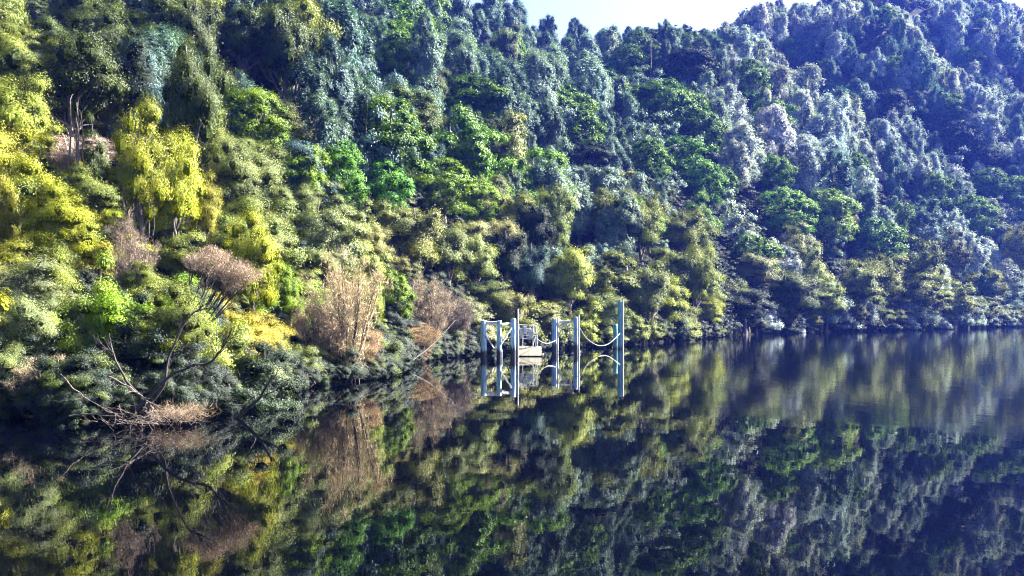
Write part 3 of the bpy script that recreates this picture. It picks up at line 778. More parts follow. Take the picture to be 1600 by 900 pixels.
HAND.append((122, 150, 60, 115, 75.0)); HAND.append((345, 385, 110, 110, 29.6))
def fill():
    pts, rng = fill_points()
    items = []
    hand = np.array([(p[0], p[1], p[2], p[3], p[4]) for p in HAND])
    for x, y, d in pts:
        z = hz(x, y)
        px = 800 + F * x / y
        if px < -750 or px > 2250: continue
        pyb = HY - F * (z - CAMZ) / y
        k, c, lab = zone(px, pyb - 5 * F / y * 0.8, y, rng)
        if 115 < px < 335 and d < 2.2: k, c = 'bush', 'dark'  # dark tint paints the shade of the hollow behind the driftwood
        lod = 'near' if y < 58 else 'mid' if y < 130 else 'far'
        W, H = NOM[lod][k]
        if k == 'feather' and y > 58: H = H * 1.25; W = W * 0.9
        s = 0.62 + 0.75 * rng.random() ** 1.3
        if lod == 'far': s *= 0.92
        w = W * s * (1.0 + 0.35 * rng.random()); h = H * s * (0.85 + 0.35 * rng.random())
        if lod == 'near' : w = min(w * 1.05, 5.0); h = min(h * 1.08, 6.2)
        if lod == 'mid' : h *= 0.88; w *= 0.9
        if d < 1.2 : h = min(h, 3.6 if y < 60 else 7.5); 
        if d < 1.2 and k == 'ragged' and y < 60: k = 'bush'
        if d < 1.2 and y < 60 and rng.random() < 0.75:  # mostly dark tints: shade of the waterline hollows put into the leaf colour
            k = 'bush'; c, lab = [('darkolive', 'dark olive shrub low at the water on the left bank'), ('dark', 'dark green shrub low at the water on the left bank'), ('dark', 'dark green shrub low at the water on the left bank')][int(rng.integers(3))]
        if 435 < px < 760 and d < 1.2 and y < 64:
            if rng.random() < 0.8: continue
            h = min(h, 1.3); w = min(w, 2.0)
        if k == 'bush' and px > 460 and d > 1.2 and rng.random() < 0.6:
            k = 'feather'; h *= 1.5
        pyt = HY - F * (z + h - CAMZ) / y
        # keep the skyline where it is
        lim = sky_row(px) + rng.normal(0, 5)
        if 0 < px < 1600 and pyt < lim:
            h2 = h - (lim - pyt) * y / F
            if h2 < 0.45 * h: continue
            w *= max(0.7, h2 / h); h = h2; pyt = lim
        wp = w * F / y
        # leave the hand-set plants in view
        cov = (hand[:, 4] > y + 0.5) & (np.abs(hand[:, 0] - px) < 0.26 * (hand[:, 2] + wp)) & (pyt < hand[:, 1] + 0.50 * hand[:, 3]) & (pyb > hand[:, 1])
        if cov.any():
            # shrink below them, or leave out
            hh = hand[cov]; need = (hh[:, 1] + 0.54 * hh[:, 3]).max()
            h3 = (pyb - need) * y / F
            if h3 < 1.3 or h3 < 0.3 * h: continue
            w = min(w, h3 * 0.95); h = h3; k = 'bush' if k != 'feather' else k
        items.append((y, x, z, w, h, k, c, lab, lod, px))
    items.sort(key=lambda t: t[0] / max(t[3] * t[4], 1) ** 0.5)
    return items, rng

items, rng = fill()
indiv = []; rest = []
cnt = {}
for it in items:
    y, x, z, w, h, k, c, lab, lod, px = it
    n = cnt.get(k, 0)
    inside = -60 < px < 1660
    if lod != 'far' or (n < {'ragged': 250}.get(k, 90) and inside):
        cnt[k] = n + 1; indiv.append(it)
    else: rest.append(it)
ADJ = {'yellow': 'yellow green', 'gold': 'golden', 'lime': 'bright green', 'green': 'green', 'olive': 'olive', 'darkolive': 'dark olive', 'greyolive': 'grey olive',
       'beige': 'beige', 'silver': 'silver green', 'frost': 'silver grey', 'bluegrey': 'blue grey', 'dark': 'dark green', 'pink': 'pinkish', 'pale': 'pale green'}
KW = {'ragged': 'ragged tree', 'feather': 'feathery tree', 'bush': 'shrub', 'cloud': 'broad tree'}
ORD = ['first', 'second', 'third', 'fourth', 'fifth', 'sixth', 'seventh', 'eighth', 'ninth', 'tenth', 'eleventh', 'twelfth', 'thirteenth', 'fourteenth', 'fifteenth', 'sixteenth', 'seventeenth', 'eighteenth', 'nineteenth', 'twentieth']
def place_words(px, pyt):
    col = 'beyond the left edge' if px < 0 else 'beyond the right edge' if px > 1600 else None
    if col is None:
        for lim, nm in ((120, 'by the left edge'), (260, 'over the driftwood'), (400, 'over the mauve headed tree'), (600, 'above the dark inlet'), (740, 'left of the piles'),
                        (850, 'above the floating platform'), (930, 'above the right frame'), (1050, 'above the tall pile'), (1180, 'below the skyline dip'),
                        (1350, 'right of the dip'), (1500, 'above the far water'), (1601, 'by the right edge')):
            if px < lim: col = nm; break
    row = 'near the top' if pyt < 90 else 'high up' if pyt < 190 else 'midway up' if pyt < 300 else 'low down' if pyt < 400 else 'close to the water'
    return row + ' ' + col
cells = {}
for i, it in enumerate(indiv):
    y, x, z, w, h, k, c, lab, lod, px = it
    d = (ADJ[c] if isinstance(c, str) else 'light olive') + ' ' + KW[k]
    cells.setdefault((d, place_words(px, HY - F * (z + h - CAMZ) / y)), []).append((px, i))
LAB = {}
for (d, pw), L_ in cells.items():
    L_.sort()
    for n_, (px, i) in enumerate(L_):
        m_ = len(L_) - 1 - n_
        LAB[i] = ('%s %s' % (d, pw) + ('' if len(L_) == 1 or 'beyond' in pw else ', %s from %s' % ((ORD[min(n_, 19)], 'left') if n_ <= m_ else (ORD[min(m_, 19)], 'right'))), d + 's on the slopes')
for i_, (y, x, z, w, h, k, c, lab, lod, px) in enumerate(indiv):
    ps = PROTO[(lod, k)]; pr = ps[int(rng.integers(len(ps)))]
    col = np.array(TONE[c] if isinstance(c, str) else c) * (0.8 + 0.4 * rng.random()) * np.array([1 + 0.05 * rng.normal(), 1, 1 + 0.1 * rng.normal()])
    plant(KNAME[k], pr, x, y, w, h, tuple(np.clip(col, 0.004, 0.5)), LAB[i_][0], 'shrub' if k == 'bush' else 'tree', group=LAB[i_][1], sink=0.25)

def tint_of(c, rng):
    col = np.array(TONE[c] if isinstance(c, str) else c) * (0.75 + 0.5 * rng.random())
    return np.clip(col * np.array([1 + 0.05 * rng.normal(), 1, 1 + 0.1 * rng.normal()]), 0.004, 0.5)

def scatter_object(name, label, cat, protos, P, S, R, I, Tn):
    """one stuff object: a point cloud on which geometry nodes set the prototype plants"""
    coll = bpy.data.collections.new(name + '_kinds')
    for i, me in enumerate(protos):
        o = bpy.data.objects.new('%s_kind_%02d' % (name, i), me); coll.objects.link(o)
        if me.materials[0] != M['leaf_far']: o.material_slots[0].link = 'OBJECT'; o.material_slots[0].material = M['leaf_far']
    me = bpy.data.meshes.new(name)
    n = len(P)
    me.vertices.add(n); me.vertices.foreach_set('co', np.asarray(P, np.float32).ravel())
    a = me.attributes.new('siz', 'FLOAT_VECTOR', 'POINT'); a.data.foreach_set('vector', np.asarray(S, np.float32).ravel())
    a = me.attributes.new('rot', 'FLOAT_VECTOR', 'POINT'); a.data.foreach_set('vector', np.asarray(R, np.float32).ravel())
    a = me.attributes.new('which', 'INT', 'POINT'); a.data.foreach_set('value', np.asarray(I, np.int32))
    a = me.attributes.new('tint', 'FLOAT_VECTOR', 'POINT'); a.data.foreach_set('vector', np.asarray(Tn, np.float32).ravel())
    me.update()
    o = link(name, me); tag(o, label, cat, kind='stuff')
    ng = bpy.data.node_groups.new(name + '_nodes', 'GeometryNodeTree')
    ng.interface.new_socket('Geometry', in_out='INPUT', socket_type='NodeSocketGeometry')
    ng.interface.new_socket('Geometry', in_out='OUTPUT', socket_type='NodeSocketGeometry')
    N = ng.nodes; Lk = ng.links
    gi = N.new('NodeGroupInput'); go = N.new('NodeGroupOutput')
    ip = N.new('GeometryNodeInstanceOnPoints')
    ci = N.new('GeometryNodeCollectionInfo'); ci.inputs['Collection'].default_value = coll
    ci.inputs['Separate Children'].default_value = True; ci.inputs['Reset Children'].default_value = True
    def na(nm, t):
        q = N.new('GeometryNodeInputNamedAttribute'); q.data_type = t; q.inputs['Name'].default_value = nm; return q.outputs['Attribute']
    Lk.new(gi.outputs[0], ip.inputs['Points']); Lk.new(ci.outputs[0], ip.inputs['Instance'])
    ip.inputs['Pick Instance'].default_value = True
    Lk.new(na('which', 'INT'), ip.inputs['Instance Index'])
    Lk.new(na('rot', 'FLOAT_VECTOR'), ip.inputs['Rotation']); Lk.new(na('siz', 'FLOAT_VECTOR'), ip.inputs['Scale'])
    Lk.new(ip.outputs[0], go.inputs[0])
    md = o.modifiers.new('set_out', 'NODES'); md.node_group = ng
    return o

def forest():
    protos = []; base = {}
    for k in ('cloud', 'ragged', 'feather', 'bush'):
        base[k] = len(protos)
        protos += [p[4] for p in PROTO[('far', k)]]
    P = []; S = []; R = []; I = []; T = []
    for y, x, z, w, h, k, c, lab, lod, px in rest:
        W, H = NOM['far'][k]
        P.append((x, y, z - 0.3)); S.append((w / W, w / W, h / H)); R.append((0, 0, rng.random() * 6.28))
        I.append(base[k] + int(rng.integers(NV['far'][k]))); T.append(tint_of(c, rng))
    scatter_object('distant_forest', 'dense silver grey forest reading as one mass on the far upper slopes', 'forest', protos, P, S, R, I, T)
    print('individual', len(indiv), cnt, 'rest', len(rest))
    # undergrowth: low leafy cover between the trees
    P = []; S = []; R = []; I = []; T = []
    r2 = np.random.default_rng(77)
    n = 4600
    th = r2.uniform(-0.66, 0.64, n); q = r2.random(n)
    th = np.concatenate([th, r2.uniform(0.2, 0.62, 1700)]); q = np.concatenate([q, r2.random(1700)])
    for a, b in zip(th, q):
        rs = float(shore_r(a)); rg = float(np.interp(a, _th2, _rr))
        rr = rs + 0.6 + (rg - rs) * b ** 1.25
        if rr < 95: continue
        x, y = rr * math.sin(a), rr * math.cos(a)
        s = (0.35 + 0.35 * r2.random()) * (1.0 if rr > 110 else 0.62 if rr > 60 else 0.4)
        u = 800 + F * math.tan(a)
        P.append((x, y, hz(x, y) - 0.2)); S.append((s, s, s * 0.8)); R.append((0, 0, r2.random() * 6.28)); I.append(int(r2.integers(2)))
        T.append(tint_of('darkolive' if u < 450 else 'dark', r2))  # dark tint paints the shade in the gaps between crowns
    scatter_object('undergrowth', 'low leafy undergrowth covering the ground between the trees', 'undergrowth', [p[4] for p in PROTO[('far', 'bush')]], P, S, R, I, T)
forest()
def bank_cover():
    P = []; S = []; R = []; I = []; T = []
    r2 = np.random.default_rng(78)
    for k in range(700):
        a = r2.uniform(-0.66, 0.05); rs = float(shore_r(a)); rr = rs - 0.1 + r2.random() ** 1.5 * 9
        x, y = rr * math.sin(a), rr * math.cos(a); z = hz(x, y)
        if z < 0.02: continue
        sc = 0.26 + 0.34 * r2.random()
        P.append((x, y, z - 0.1)); S.append((sc, sc, sc)); R.append((r2.normal(0, .2), r2.normal(0, .2), r2.random() * 6.28)); I.append(int(r2.integers(4)))
        T.append(tint_of(['darkolive', 'dark', 'dark', 'dark'][int(r2.integers(4))], r2))  # mostly dark tints paint shade low on the bank
    for k in range(1300):
        a = r2.uniform(-0.66, 0.30); rs = float(shore_r(a)); rr = rs + 0.6 + r2.random() * (98 - rs)
        if rr < rs + 0.5: continue
        x, y = rr * math.sin(a), rr * math.cos(a); sc = 0.26 + 0.26 * r2.random()
        P.append((x, y, hz(x, y) - 0.25)); S.append((sc, sc, sc)); R.append((0, 0, r2.random() * 6.28)); I.append(int(r2.integers(4)))
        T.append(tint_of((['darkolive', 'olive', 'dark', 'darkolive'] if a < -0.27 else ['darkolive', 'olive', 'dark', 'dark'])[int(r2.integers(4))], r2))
    ths = np.linspace(-0.66, 0.12, 5000); rs_ = shore_r(ths); sx, sy = rs_ * np.sin(ths), rs_ * np.cos(ths)
    ac = np.concatenate([[0], np.cumsum(np.hypot(np.diff(sx), np.diff(sy)))])
    for k in range(800):
        t = r2.random() * ac[-1]; x = float(np.interp(t, ac, sx)) + r2.normal(0, .5); y = float(np.interp(t, ac, sy)) + r2.normal(0, .5)
        z = hz(x, y)
        if z < -0.35: continue
        z = max(z, 0.12); sc = 0.16 + 0.2 * r2.random()
        P.append((x, y, z)); S.append((sc, sc, sc)); R.append((r2.normal(0, .3), r2.normal(0, .3), r2.random() * 6.28)); I.append(int(r2.integers(4)))
        T.append(tint_of(['dark', 'dark', 'darkolive', 'dark'][int(r2.integers(4))], r2))  # shade under the overhanging plants put into the tint
    scatter_object('bank_undergrowth', 'small leafy undergrowth along the near bank, tinted dark for shade', 'undergrowth', [p[0] for p in PROTO[('near', 'bush')]], P, S, R, I, T)
bank_cover()

# ------------------------------------------------------------------ small built things in the river
def at(px, py, Y): return np.array([(px - 800.0) / F * Y, Y, CAMZ + (HY - py) / F * Y])

def cyl_mesh(name, r, z0, z1, mat, capmat=None, sides=20, r1=None):
    r1 = r if r1 is None else r1
    nz_ = 6
    V = []; Fc = []
    zs = [z0 + (z1 - 0.03 - z0) * i / nz_ for i in range(nz_ + 1)] + [z1]
    rs = [r + (r1 - r) * i / nz_ for i in range(nz_ + 1)] + [r1 * 0.93]
    for z, q in zip(zs, rs):
        for k in range(sides):
            a = 2 * math.pi * k / sides; V.append((q * math.cos(a), q * math.sin(a), z))
    for i in range(len(zs) - 1):
        for k in range(sides):
            k2 = (k + 1) % sides; Fc.append((i * sides + k, i * sides + k2, (i + 1) * sides + k2, (i + 1) * sides + k))
    Fc.append(tuple((len(zs) - 1) * sides + k for k in range(sides)))
    me = bpy.data.meshes.new(name); me.from_pydata(V, [], Fc)
    me.materials.append(mat)
    if capmat: me.materials.append(capmat); me.polygons[-1].material_index = 1
    for p in me.polygons[:-1]: p.use_smooth = True
    me.update(); return me

def beam_mesh(name, a, b, w, h, mat, bev=0.012):
    """a squared bar from a to b with bevelled edges"""
    a = Vector(a); b = Vector(b); d = (b - a); L = d.length; d.normalize()
    side = d.cross(Vector((0, 0, 1)))
    if side.length < 0.05: side = Vector((1, 0, 0))
    side.normalize(); up = side.cross(d)
    prof = [(-w/2+bev, -h/2), (w/2-bev, -h/2), (w/2, -h/2+bev), (w/2, h/2-bev), (w/2-bev, h/2), (-w/2+bev, h/2), (-w/2, h/2-bev), (-w/2, -h/2+bev)]
    V = [tuple(a + d * (L * t) + side * p + up * q) for t in (0, 1) for p, q in prof]
    Fc = [(k, (k + 1) % 8, 8 + (k + 1) % 8, 8 + k) for k in range(8)] + [tuple(range(7, -1, -1)), tuple(range(8, 16))]
    me = bpy.data.meshes.new(name); me.from_pydata(V, [], Fc); me.materials.append(mat); me.update(); return me

def rod_mesh(name, P, r, mat, sides=8):
    T = Tubes(); P = np.asarray(P, float); T.add(P, np.full(len(P), r), sides); return T.mesh(name, mat)

def rel(p, o): return tuple(np.asarray(p) - np.asarray(o))

def mooring_frame_left():
    Y = 58.0; m = Y / F
    o = np.array([at(770, 500, Y)[0], Y, 0.0])
    root = empty('pile_frame', tuple(o)); tag(root, 'left mooring frame of three blue piles joined by white beams beside the floating platform', 'mooring frame')
    for px, py, r, mt, dy in ((755.6, 500.6, 0.195, 'pile', 0), (779.8, 501.0, 0.165, 'pile', 0.2), (802.0, 498.0, 0.180, 'pile_blue', 0.7)):
        p = at(px, py, Y + dy)
        e = link('pile', cyl_mesh('pile', r, -2.3, p[2], M[mt], M['cap']), root, loc=rel((p[0], Y + dy, 0), o))
    def B(nm, a, b, w, h, mt): link(nm, beam_mesh(nm, rel(a, o), rel(b, o), w, h, M[mt]), root)
    B('cross_beam', at(759.6, 504.6, Y - 0.05), at(776.4, 504.6, Y + 0.1), 0.14, 0.21, 'white_paint')
    B('cross_beam', at(783.2, 506.8, Y + 0.1), at(798.6, 505.0, Y + 0.6), 0.12, 0.13, 'white_paint')
    B('brace', at(758.8, 524.0, Y - 0.20), at(771.5, 544.0, Y + 0.5), 0.075, 0.085, 'white_paint')
    B('brace', at(782.6, 538.5, Y + 0.02), at(799.2, 512.5, Y + 0.4), 0.09, 0.10, 'white_paint')
    B('brace', at(784.4, 546.0, Y - 0.02), at(784.6, 562.5, Y - 0.02), 0.06, 0.06, 'galv')
    B('brace', at(774.0, 548.5, Y + 0.4), at(772.8, 561.5, Y + 0.4), 0.05, 0.05, 'galv')
mooring_frame_left()

def mooring_frame_right():
    Y = 65.5
    o = np.array([at(884, 500, Y)[0], Y, 0.0])
    root = empty('pile_frame', tuple(o)); tag(root, 'right mooring frame of two blue piles with white beam and splayed braces', 'mooring frame')
    for px, py, r in ((865.9, 498.4, 0.185), (899.4, 495.2, 0.160)):
        p = at(px, py, Y); link('pile', cyl_mesh('pile', r, -2.3, p[2], M['pile_blue'], M['white_paint']), root, loc=rel((p[0], Y, 0), o))
    for px, py in ((871.4, 496.0), (904.5, 493.0)):  # slim white posts along the right side of each pile
        p = at(px, py, Y - 0.12); link('slim_post', cyl_mesh('slim_post', 0.052, -2.3, p[2], M['white_paint'], None, 10), root, loc=rel((p[0], Y - 0.12, 0), o))
    def B(nm, a, b, w, h, mt): link(nm, beam_mesh(nm, rel(a, o), rel(b, o), w, h, M[mt]), root)
    B('cross_beam', at(872.4, 503.2, Y), at(896.2, 502.2, Y), 0.13, 0.17, 'white_paint')
    B('brace', at(882.2, 504.2, Y - 0.10), at(872.2, 526.0, Y - 0.10), 0.09, 0.11, 'white_paint')
    B('brace', at(884.0, 504.4, Y - 0.11), at(891.6, 525.4, Y - 0.11), 0.06, 0.07, 'white_paint')
    B('hook', at(891.2, 525.4, Y - 0.11), at(895.8, 524.6, Y - 0.11), 0.05, 0.05, 'galv')
    t = np.linspace(0, 2 * math.pi, 15)
    c = np.array(rel(at(906.0, 549.6, Y - 0.20), o))
    link('mooring_ring', rod_mesh('mooring_ring', [c + 0.07 * np.array([math.cos(a), 0, math.sin(a)]) for a in t], 0.018, M['galv'], 6), root)
mooring_frame_right()

def post(px, py, Y, r, mt, label, cap='white_paint', name='mooring_pile', cat='mooring pile'):
    p = at(px, py, Y)
    o = link(name, cyl_mesh(name, r, -2.3, p[2], M[mt], M[cap], 18), loc=(p[0], Y, 0)); tag(o, label, cat); return o

# slim tall post in front of the platform: dark timber with a slim white edge along its right
def tall_post():
    Y = 60.0; o = np.array([at(807.6, 483, Y)[0], Y, 0.0])
    root = empty('tall_post', tuple(o)); tag(root, 'tall slim dark post with a bright edge at the left end of the platform', 'post')
    p = at(806.6, 484, Y); link('timber', cyl_mesh('timber', 0.085, -2.3, p[2], M['dark_wood'], None, 10), root, loc=rel((p[0], Y, 0), o))
    p = at(809.3, 482.8, Y); link('white_edge', cyl_mesh('white_edge', 0.038, -2.3, p[2], M['white_paint'], None, 10), root, loc=rel((p[0], Y - 0.05, 0), o))
tall_post()

def teal_piles():
    Y = 73.0; o = np.array([at(968, 470, Y)[0], Y, 0.0])
    root = empty('mooring_pile', tuple(o)); tag(root, 'tallest teal mooring pile at the right end of the sagging rope', 'mooring pile')
    p = at(968.6, 470.4, Y); link('pile', cyl_mesh('pile', 0.20, -2.3, p[2], M['pile_teal'], M['white_paint']), root, loc=rel((p[0], Y, 0), o))
    p = at(973.2, 469.6, Y - 0.1); link('slim_post', cyl_mesh('slim_post', 0.062, -2.3, p[2], M['white_paint'], None, 10), root, loc=rel((p[0], Y - 0.1, 0), o))  # slim white post along the right side of the tall pile
    p = at(965.2, 527, Y - 0.25); link('thin_rod', cyl_mesh('thin_rod', 0.03, -2.3, p[2], M['white_paint'], None, 8), root, loc=rel((p[0], Y - 0.25, 0), o))  # thin white rod in front, between the two piles
    post(961.6, 506.4, Y + 0.3, 0.19, 'pile_teal', 'short teal pile standing close against the tallest teal pile')
teal_piles()

def platform():
    Y = 60.8; m = Y / F
    L = at(809.5, 563, Y)[0]; R = at(847, 563, Y)[0]
    o = np.array([(L + R) / 2, Y, 0.0])
    root = empty('floating_platform', tuple(o)); tag(root, 'small pale timber floating platform with a metal railing between the pile frames', 'floating platform')
    ztop = 0.66; n = 9
    ya, yb = Y - 0.66, Y + 0.55       # a sloping landing: the boards climb away from the water
    for k in range(n):
        f0 = (k + 0.5) / n
        yy = ya + (yb - ya) * f0; zz = 0.05 + (ztop - 0.05) * f0
        w = (yb - ya) / n * 1.13 - 0.022
        bm_ = beam_mesh('board', (-(R - L) / 2 + 0.03 * (k % 2), 0, 0), ((R - L) / 2 - 0.02 * (k % 3), 0, 0), w, 0.04, M['deck'])
        e = link('board', bm_, root, loc=rel(((L + R) / 2, yy, zz), o)); e.rotation_euler = (math.atan2(ztop - 0.05, yb - ya), 0, 0)
    for x in (L + 0.03, (L + R) / 2, R - 0.05):
        link('stringer', beam_mesh('stringer', rel((x, ya, -0.03), o), rel((x, yb, ztop - 0.08), o), 0.06, 0.10, M['dark_wood']), root)
    link('hull', beam_mesh('hull', rel((L + 0.05, Y + 0.35, 0.10), o), rel((R - 0.08, Y + 0.35, 0.10), o), 0.7, 0.5, M['dark_wood']), root)
    for x in (L - 0.03, R + 0.05):
        link('bumper', rod_mesh('bumper', [rel((x, Y - 0.7, 0.10), o), rel((x, Y - 0.45, 0.12), o)], 0.07, M['white_paint'], 8), root)
    # railing: posts, rails and a lattice
    zr = CAMZ + (HY - 507.5) / F * Y
    for x in (L + 0.05, L + 0.32, R - 0.62, R - 0.42, R - 0.30):
        link('railing_post', rod_mesh('railing_post', [rel((x, Y + 0.54, ztop), o), rel((x + 0.02, Y + 0.54, zr - 0.05), o)], 0.020, M['galv'], 8), root)
    link('railing_post', rod_mesh('railing_post', [rel((R - 0.62, Y + 0.60, ztop), o), rel((R - 0.42, Y + 0.60, ztop + 0.75), o)], 0.02, M['galv'], 8), root)
    for dz in (0.0, 0.24, 0.48, 0.72, 0.95):
        link('rail', rod_mesh('rail', [rel((L + 0.02, Y + 0.535, zr - dz), o), rel((R - 0.42, Y + 0.535, zr - 0.06 - dz), o)], 0.022 if dz == 0 else 0.014, M['galv'], 8), root)
    for k in range(6):
        xa = L + 0.05 + k * 0.19; xb = xa + 0.19
        if k % 2: xa, xb = xb, xa
        link('lattice_bar', rod_mesh('lattice_bar', [rel((xa, Y + 0.52, zr - 0.04), o), rel((xb, Y + 0.52, zr - 0.93), o)], 0.017, M['white_paint'], 6), root)
    for k, (x0, w, za, zb) in enumerate(((L + 0.10, 0.26, 0.27, 0.93), (L + 0.42, 0.22, 0.10, 0.66), (L + 0.72, 0.30, 0.30, 0.90))):
        link('panel', beam_mesh('panel', rel((x0, Y + 0.56, zr - (za + zb) / 2), o), rel((x0 + w, Y + 0.56, zr - (za + zb) / 2), o), 0.02, (zb - za), M['galv']), root)
platform()

def rope(pts, Y0, Y1, r, name, label, cat='rope'):
    P = [at(px, py, Y0 + (Y1 - Y0) * i / (len(pts) - 1)) for i, (px, py) in enumerate(pts)]
    P = np.array(P)
    # smooth by Catmull-Rom
    out = []
    for i in range(len(P) - 1):
        a = P[max(i - 1, 0)]; b = P[i]; c = P[i + 1]; d = P[min(i + 2, len(P) - 1)]
        for t in np.linspace(0, 1, 6, endpoint=False):
            out.append(0.5 * ((2 * b) + (-a + c) * t + (2 * a - 5 * b + 4 * c - d) * t * t + (-a + 3 * b - 3 * c + d) * t ** 3))
    out.append(P[-1])
    o = link(name, rod_mesh(name, out, r, M['rope'], 8)); tag(o, label, cat); return o
rope([(905.4, 511.5), (910, 520), (916.7, 529), (930, 538.2), (940.7, 540.2), (951.3, 537), (963.0, 527), (968.6, 521.0)], 65.4, 72.7, 0.028,
     'sagging_rope', 'thick pale rope sagging from the right mooring frame to the tallest teal pile')
rope([(839, 529.5), (847, 534.5), (855, 536.6), (864, 534), (872, 529.5)], 60.4, 65.2, 0.024, 'slack_rope', 'thin slack rope between the floating platform and the right mooring frame')
rope([(960, 531.5), (957.4, 541), (956.8, 544), (959, 552), (961, 558)], 73.1, 72.8, 0.03, 'hanging_chain', 'thin pale chain dangling into the water beside the short teal pile', 'chain')

# ------------------------------------------------------------------ dead wood and special plants
def grow(T, rng, p, d, L, r, depth, spread=0.5, up=0.1, sides=6, kids=3):
    n = 6; P = [np.array(p, float)]; d = np.array(d, float) / np.linalg.norm(d)
    for i in range(n):
        d = d + rng.normal(0, 0.16, 3) + np.array([0, 0, up * 0.3]); d /= np.linalg.norm(d)
        P.append(P[-1] + d * L / n)
    R = r * np.linspace(1, 0.35, n + 1)
    T.add(np.array(P), R, sides)
    if depth > 0:
        for k in range(kids):
            i = int(rng.integers(2, n + 1))
            dd = d + rng.normal(0, spread, 3)
            grow(T, rng, P[i], dd, L * (0.45 + 0.3 * rng.random()), R[i] * 0.65, depth - 1, spread, up, max(4, sides - 1), kids)
    return P

def dead_branch(name, pts, Y0, Y1, r0, r1, mt, label, cat='dead branch', kids=3, depth=1, seed=1, twl=0.6):
    rng = np.random.default_rng(seed)
    P = np.array([at(px, py, Y0 + (Y1 - Y0) * i / (len(pts) - 1)) for i, (px, py) in enumerate(pts)])
    o0 = P[0].copy(); P = P - o0
    tt = np.linspace(0, 1, len(P)); t2 = np.linspace(0, 1, len(P) * 3)
    Q = np.stack([np.interp(t2, tt, P[:, k]) for k in range(3)], 1)
    Q[1:-1] = (Q[:-2] + Q[1:-1] * 2 + Q[2:]) / 4 + rng.normal(0, 0.012, (len(Q) - 2, 3))
    T = Tubes(); T.add(Q, np.linspace(r0, r1, len(Q)), 7)
    for k in range(kids):
        i = int(rng.integers(len(Q) // 3, len(Q)))
        d = (Q[min(i + 1, len(Q) - 1)] - Q[i - 1]); d = d / (np.linalg.norm(d) + 1e-6) + rng.normal(0, 0.6, 3)
        grow(T, rng, Q[i], d, twl * (0.6 + 0.8 * rng.random()), max(r1 * 0.8, 0.006), depth, kids=2)
    o = link(name, T.mesh(name, M[mt]), loc=tuple(o0)); tag(o, label, cat); return o

dead_branch('dead_branch', [(95, 585), (120, 612), (150, 632), (190, 652)], 23.6, 23.0, 0.020, 0.008, 'deadwood', 'pale thin dead branch sloping down to the water beside the pink shrub', seed=3, kids=7)
dead_branch('dead_branch', [(168, 588), (200, 603), (232, 628), (258, 640)], 24.0, 23.0, 0.028, 0.012, 'deadwood', 'pale dead branch sloping into the driftwood tangle from the upper left', seed=4, kids=5)
dead_branch('dead_branch', [(108, 650), (140, 646), (176, 650)], 23.2, 23.0, 0.022, 0.010, 'deadwood', 'thin pale stick lying level just above the water left of the driftwood', seed=5, kids=3)
dead_branch('dark_limb', [(210, 640), (236, 618), (262, 588), (300, 570), (330, 568), (352, 540), (362, 515)], 24.0, 23.4, 0.055, 0.015, 'bark_dark', 'thick dark limb arching up to the right over the driftwood', 'limb', seed=7, kids=16, depth=2)
dead_branch('dark_limb', [(220, 645), (255, 610), (262, 560), (290, 500), (318, 475)], 24.2, 24.0, 0.05, 0.015, 'bark_dark', 'dark limb rising steeply from the driftwood into the olive crown', 'limb', seed=8, kids=14, depth=2)
dead_branch('dark_limb', [(240, 640), (200, 600), (178, 560), (170, 520)], 24.2, 24.0, 0.045, 0.015, 'bark_dark', 'dark limb curving up to the left in the hollow', 'limb', seed=9, kids=6, depth=2)
dead_branch('dark_limb', [(360, 660), (385, 640), (410, 618), (425, 588)], 25.2, 25.0, 0.06, 0.03, 'bark_dark', 'dark limb rising out of the water under the pale green overhanging shrub', 'limb', seed=10, kids=5)
dead_branch('dark_limb', [(504, 612), (540, 566), (556, 520), (562, 468)], 38.0, 38.4, 0.075, 0.02, 'bark_dark', 'dark curved stem showing in front of the largest pink shrub', 'limb', seed=11, kids=6)
dead_branch('dark_limb', [(600, 604), (640, 566), (676, 540), (712, 500)], 46.0, 53.0, 0.06, 0.02, 'bark_dark', 'dark fallen trunk leaning up to the right between pink shrub and piles', 'limb', seed=12, kids=8)
dead_branch('bare_stem', [(396, 346), (388, 372), (380, 406)], 42.0, 42.0, 0.03, 0.015, 'deadwood', 'thin white bare stem beside the mauve topped tree', 'stem', seed=13, kids=5, depth=1, twl=0.45)
dead_branch('bare_stem', [(76, 420), (96, 400), (130, 385), (180, 384)], 36.0, 36.0, 0.04, 0.015, 'deadwood', 'pale bare limb showing among yellow shrubs at upper left', 'limb', seed=14, kids=7, depth=1, twl=0.8)
dead_branch('dark_limb', [(40, 470), (64, 420), (80, 395), (132, 362)], 35.0, 35.5, 0.06, 0.02, 'bark_dark', 'dark slanting limb in the olive tree near the left edge', 'limb', seed=15, kids=6, depth=2)
dead_branch('dark_limb', [(302, 235), (300, 190), (301, 150), (296, 100)], 62.0, 62.0, 0.14, 0.07, 'bark_dark', 'dark trunk of the tallest left tree showing below its crown', 'trunk', seed=16, kids=9, depth=2, twl=2.2)
dead_branch('bare_stem', [(92, 120), (96, 90), (90, 60)], 66.0, 66.0, 0.07, 0.03, 'deadwood', 'pale forked bare limb in the dark olive tree at top left', 'limb', seed=17, kids=9, depth=1, twl=1.4)

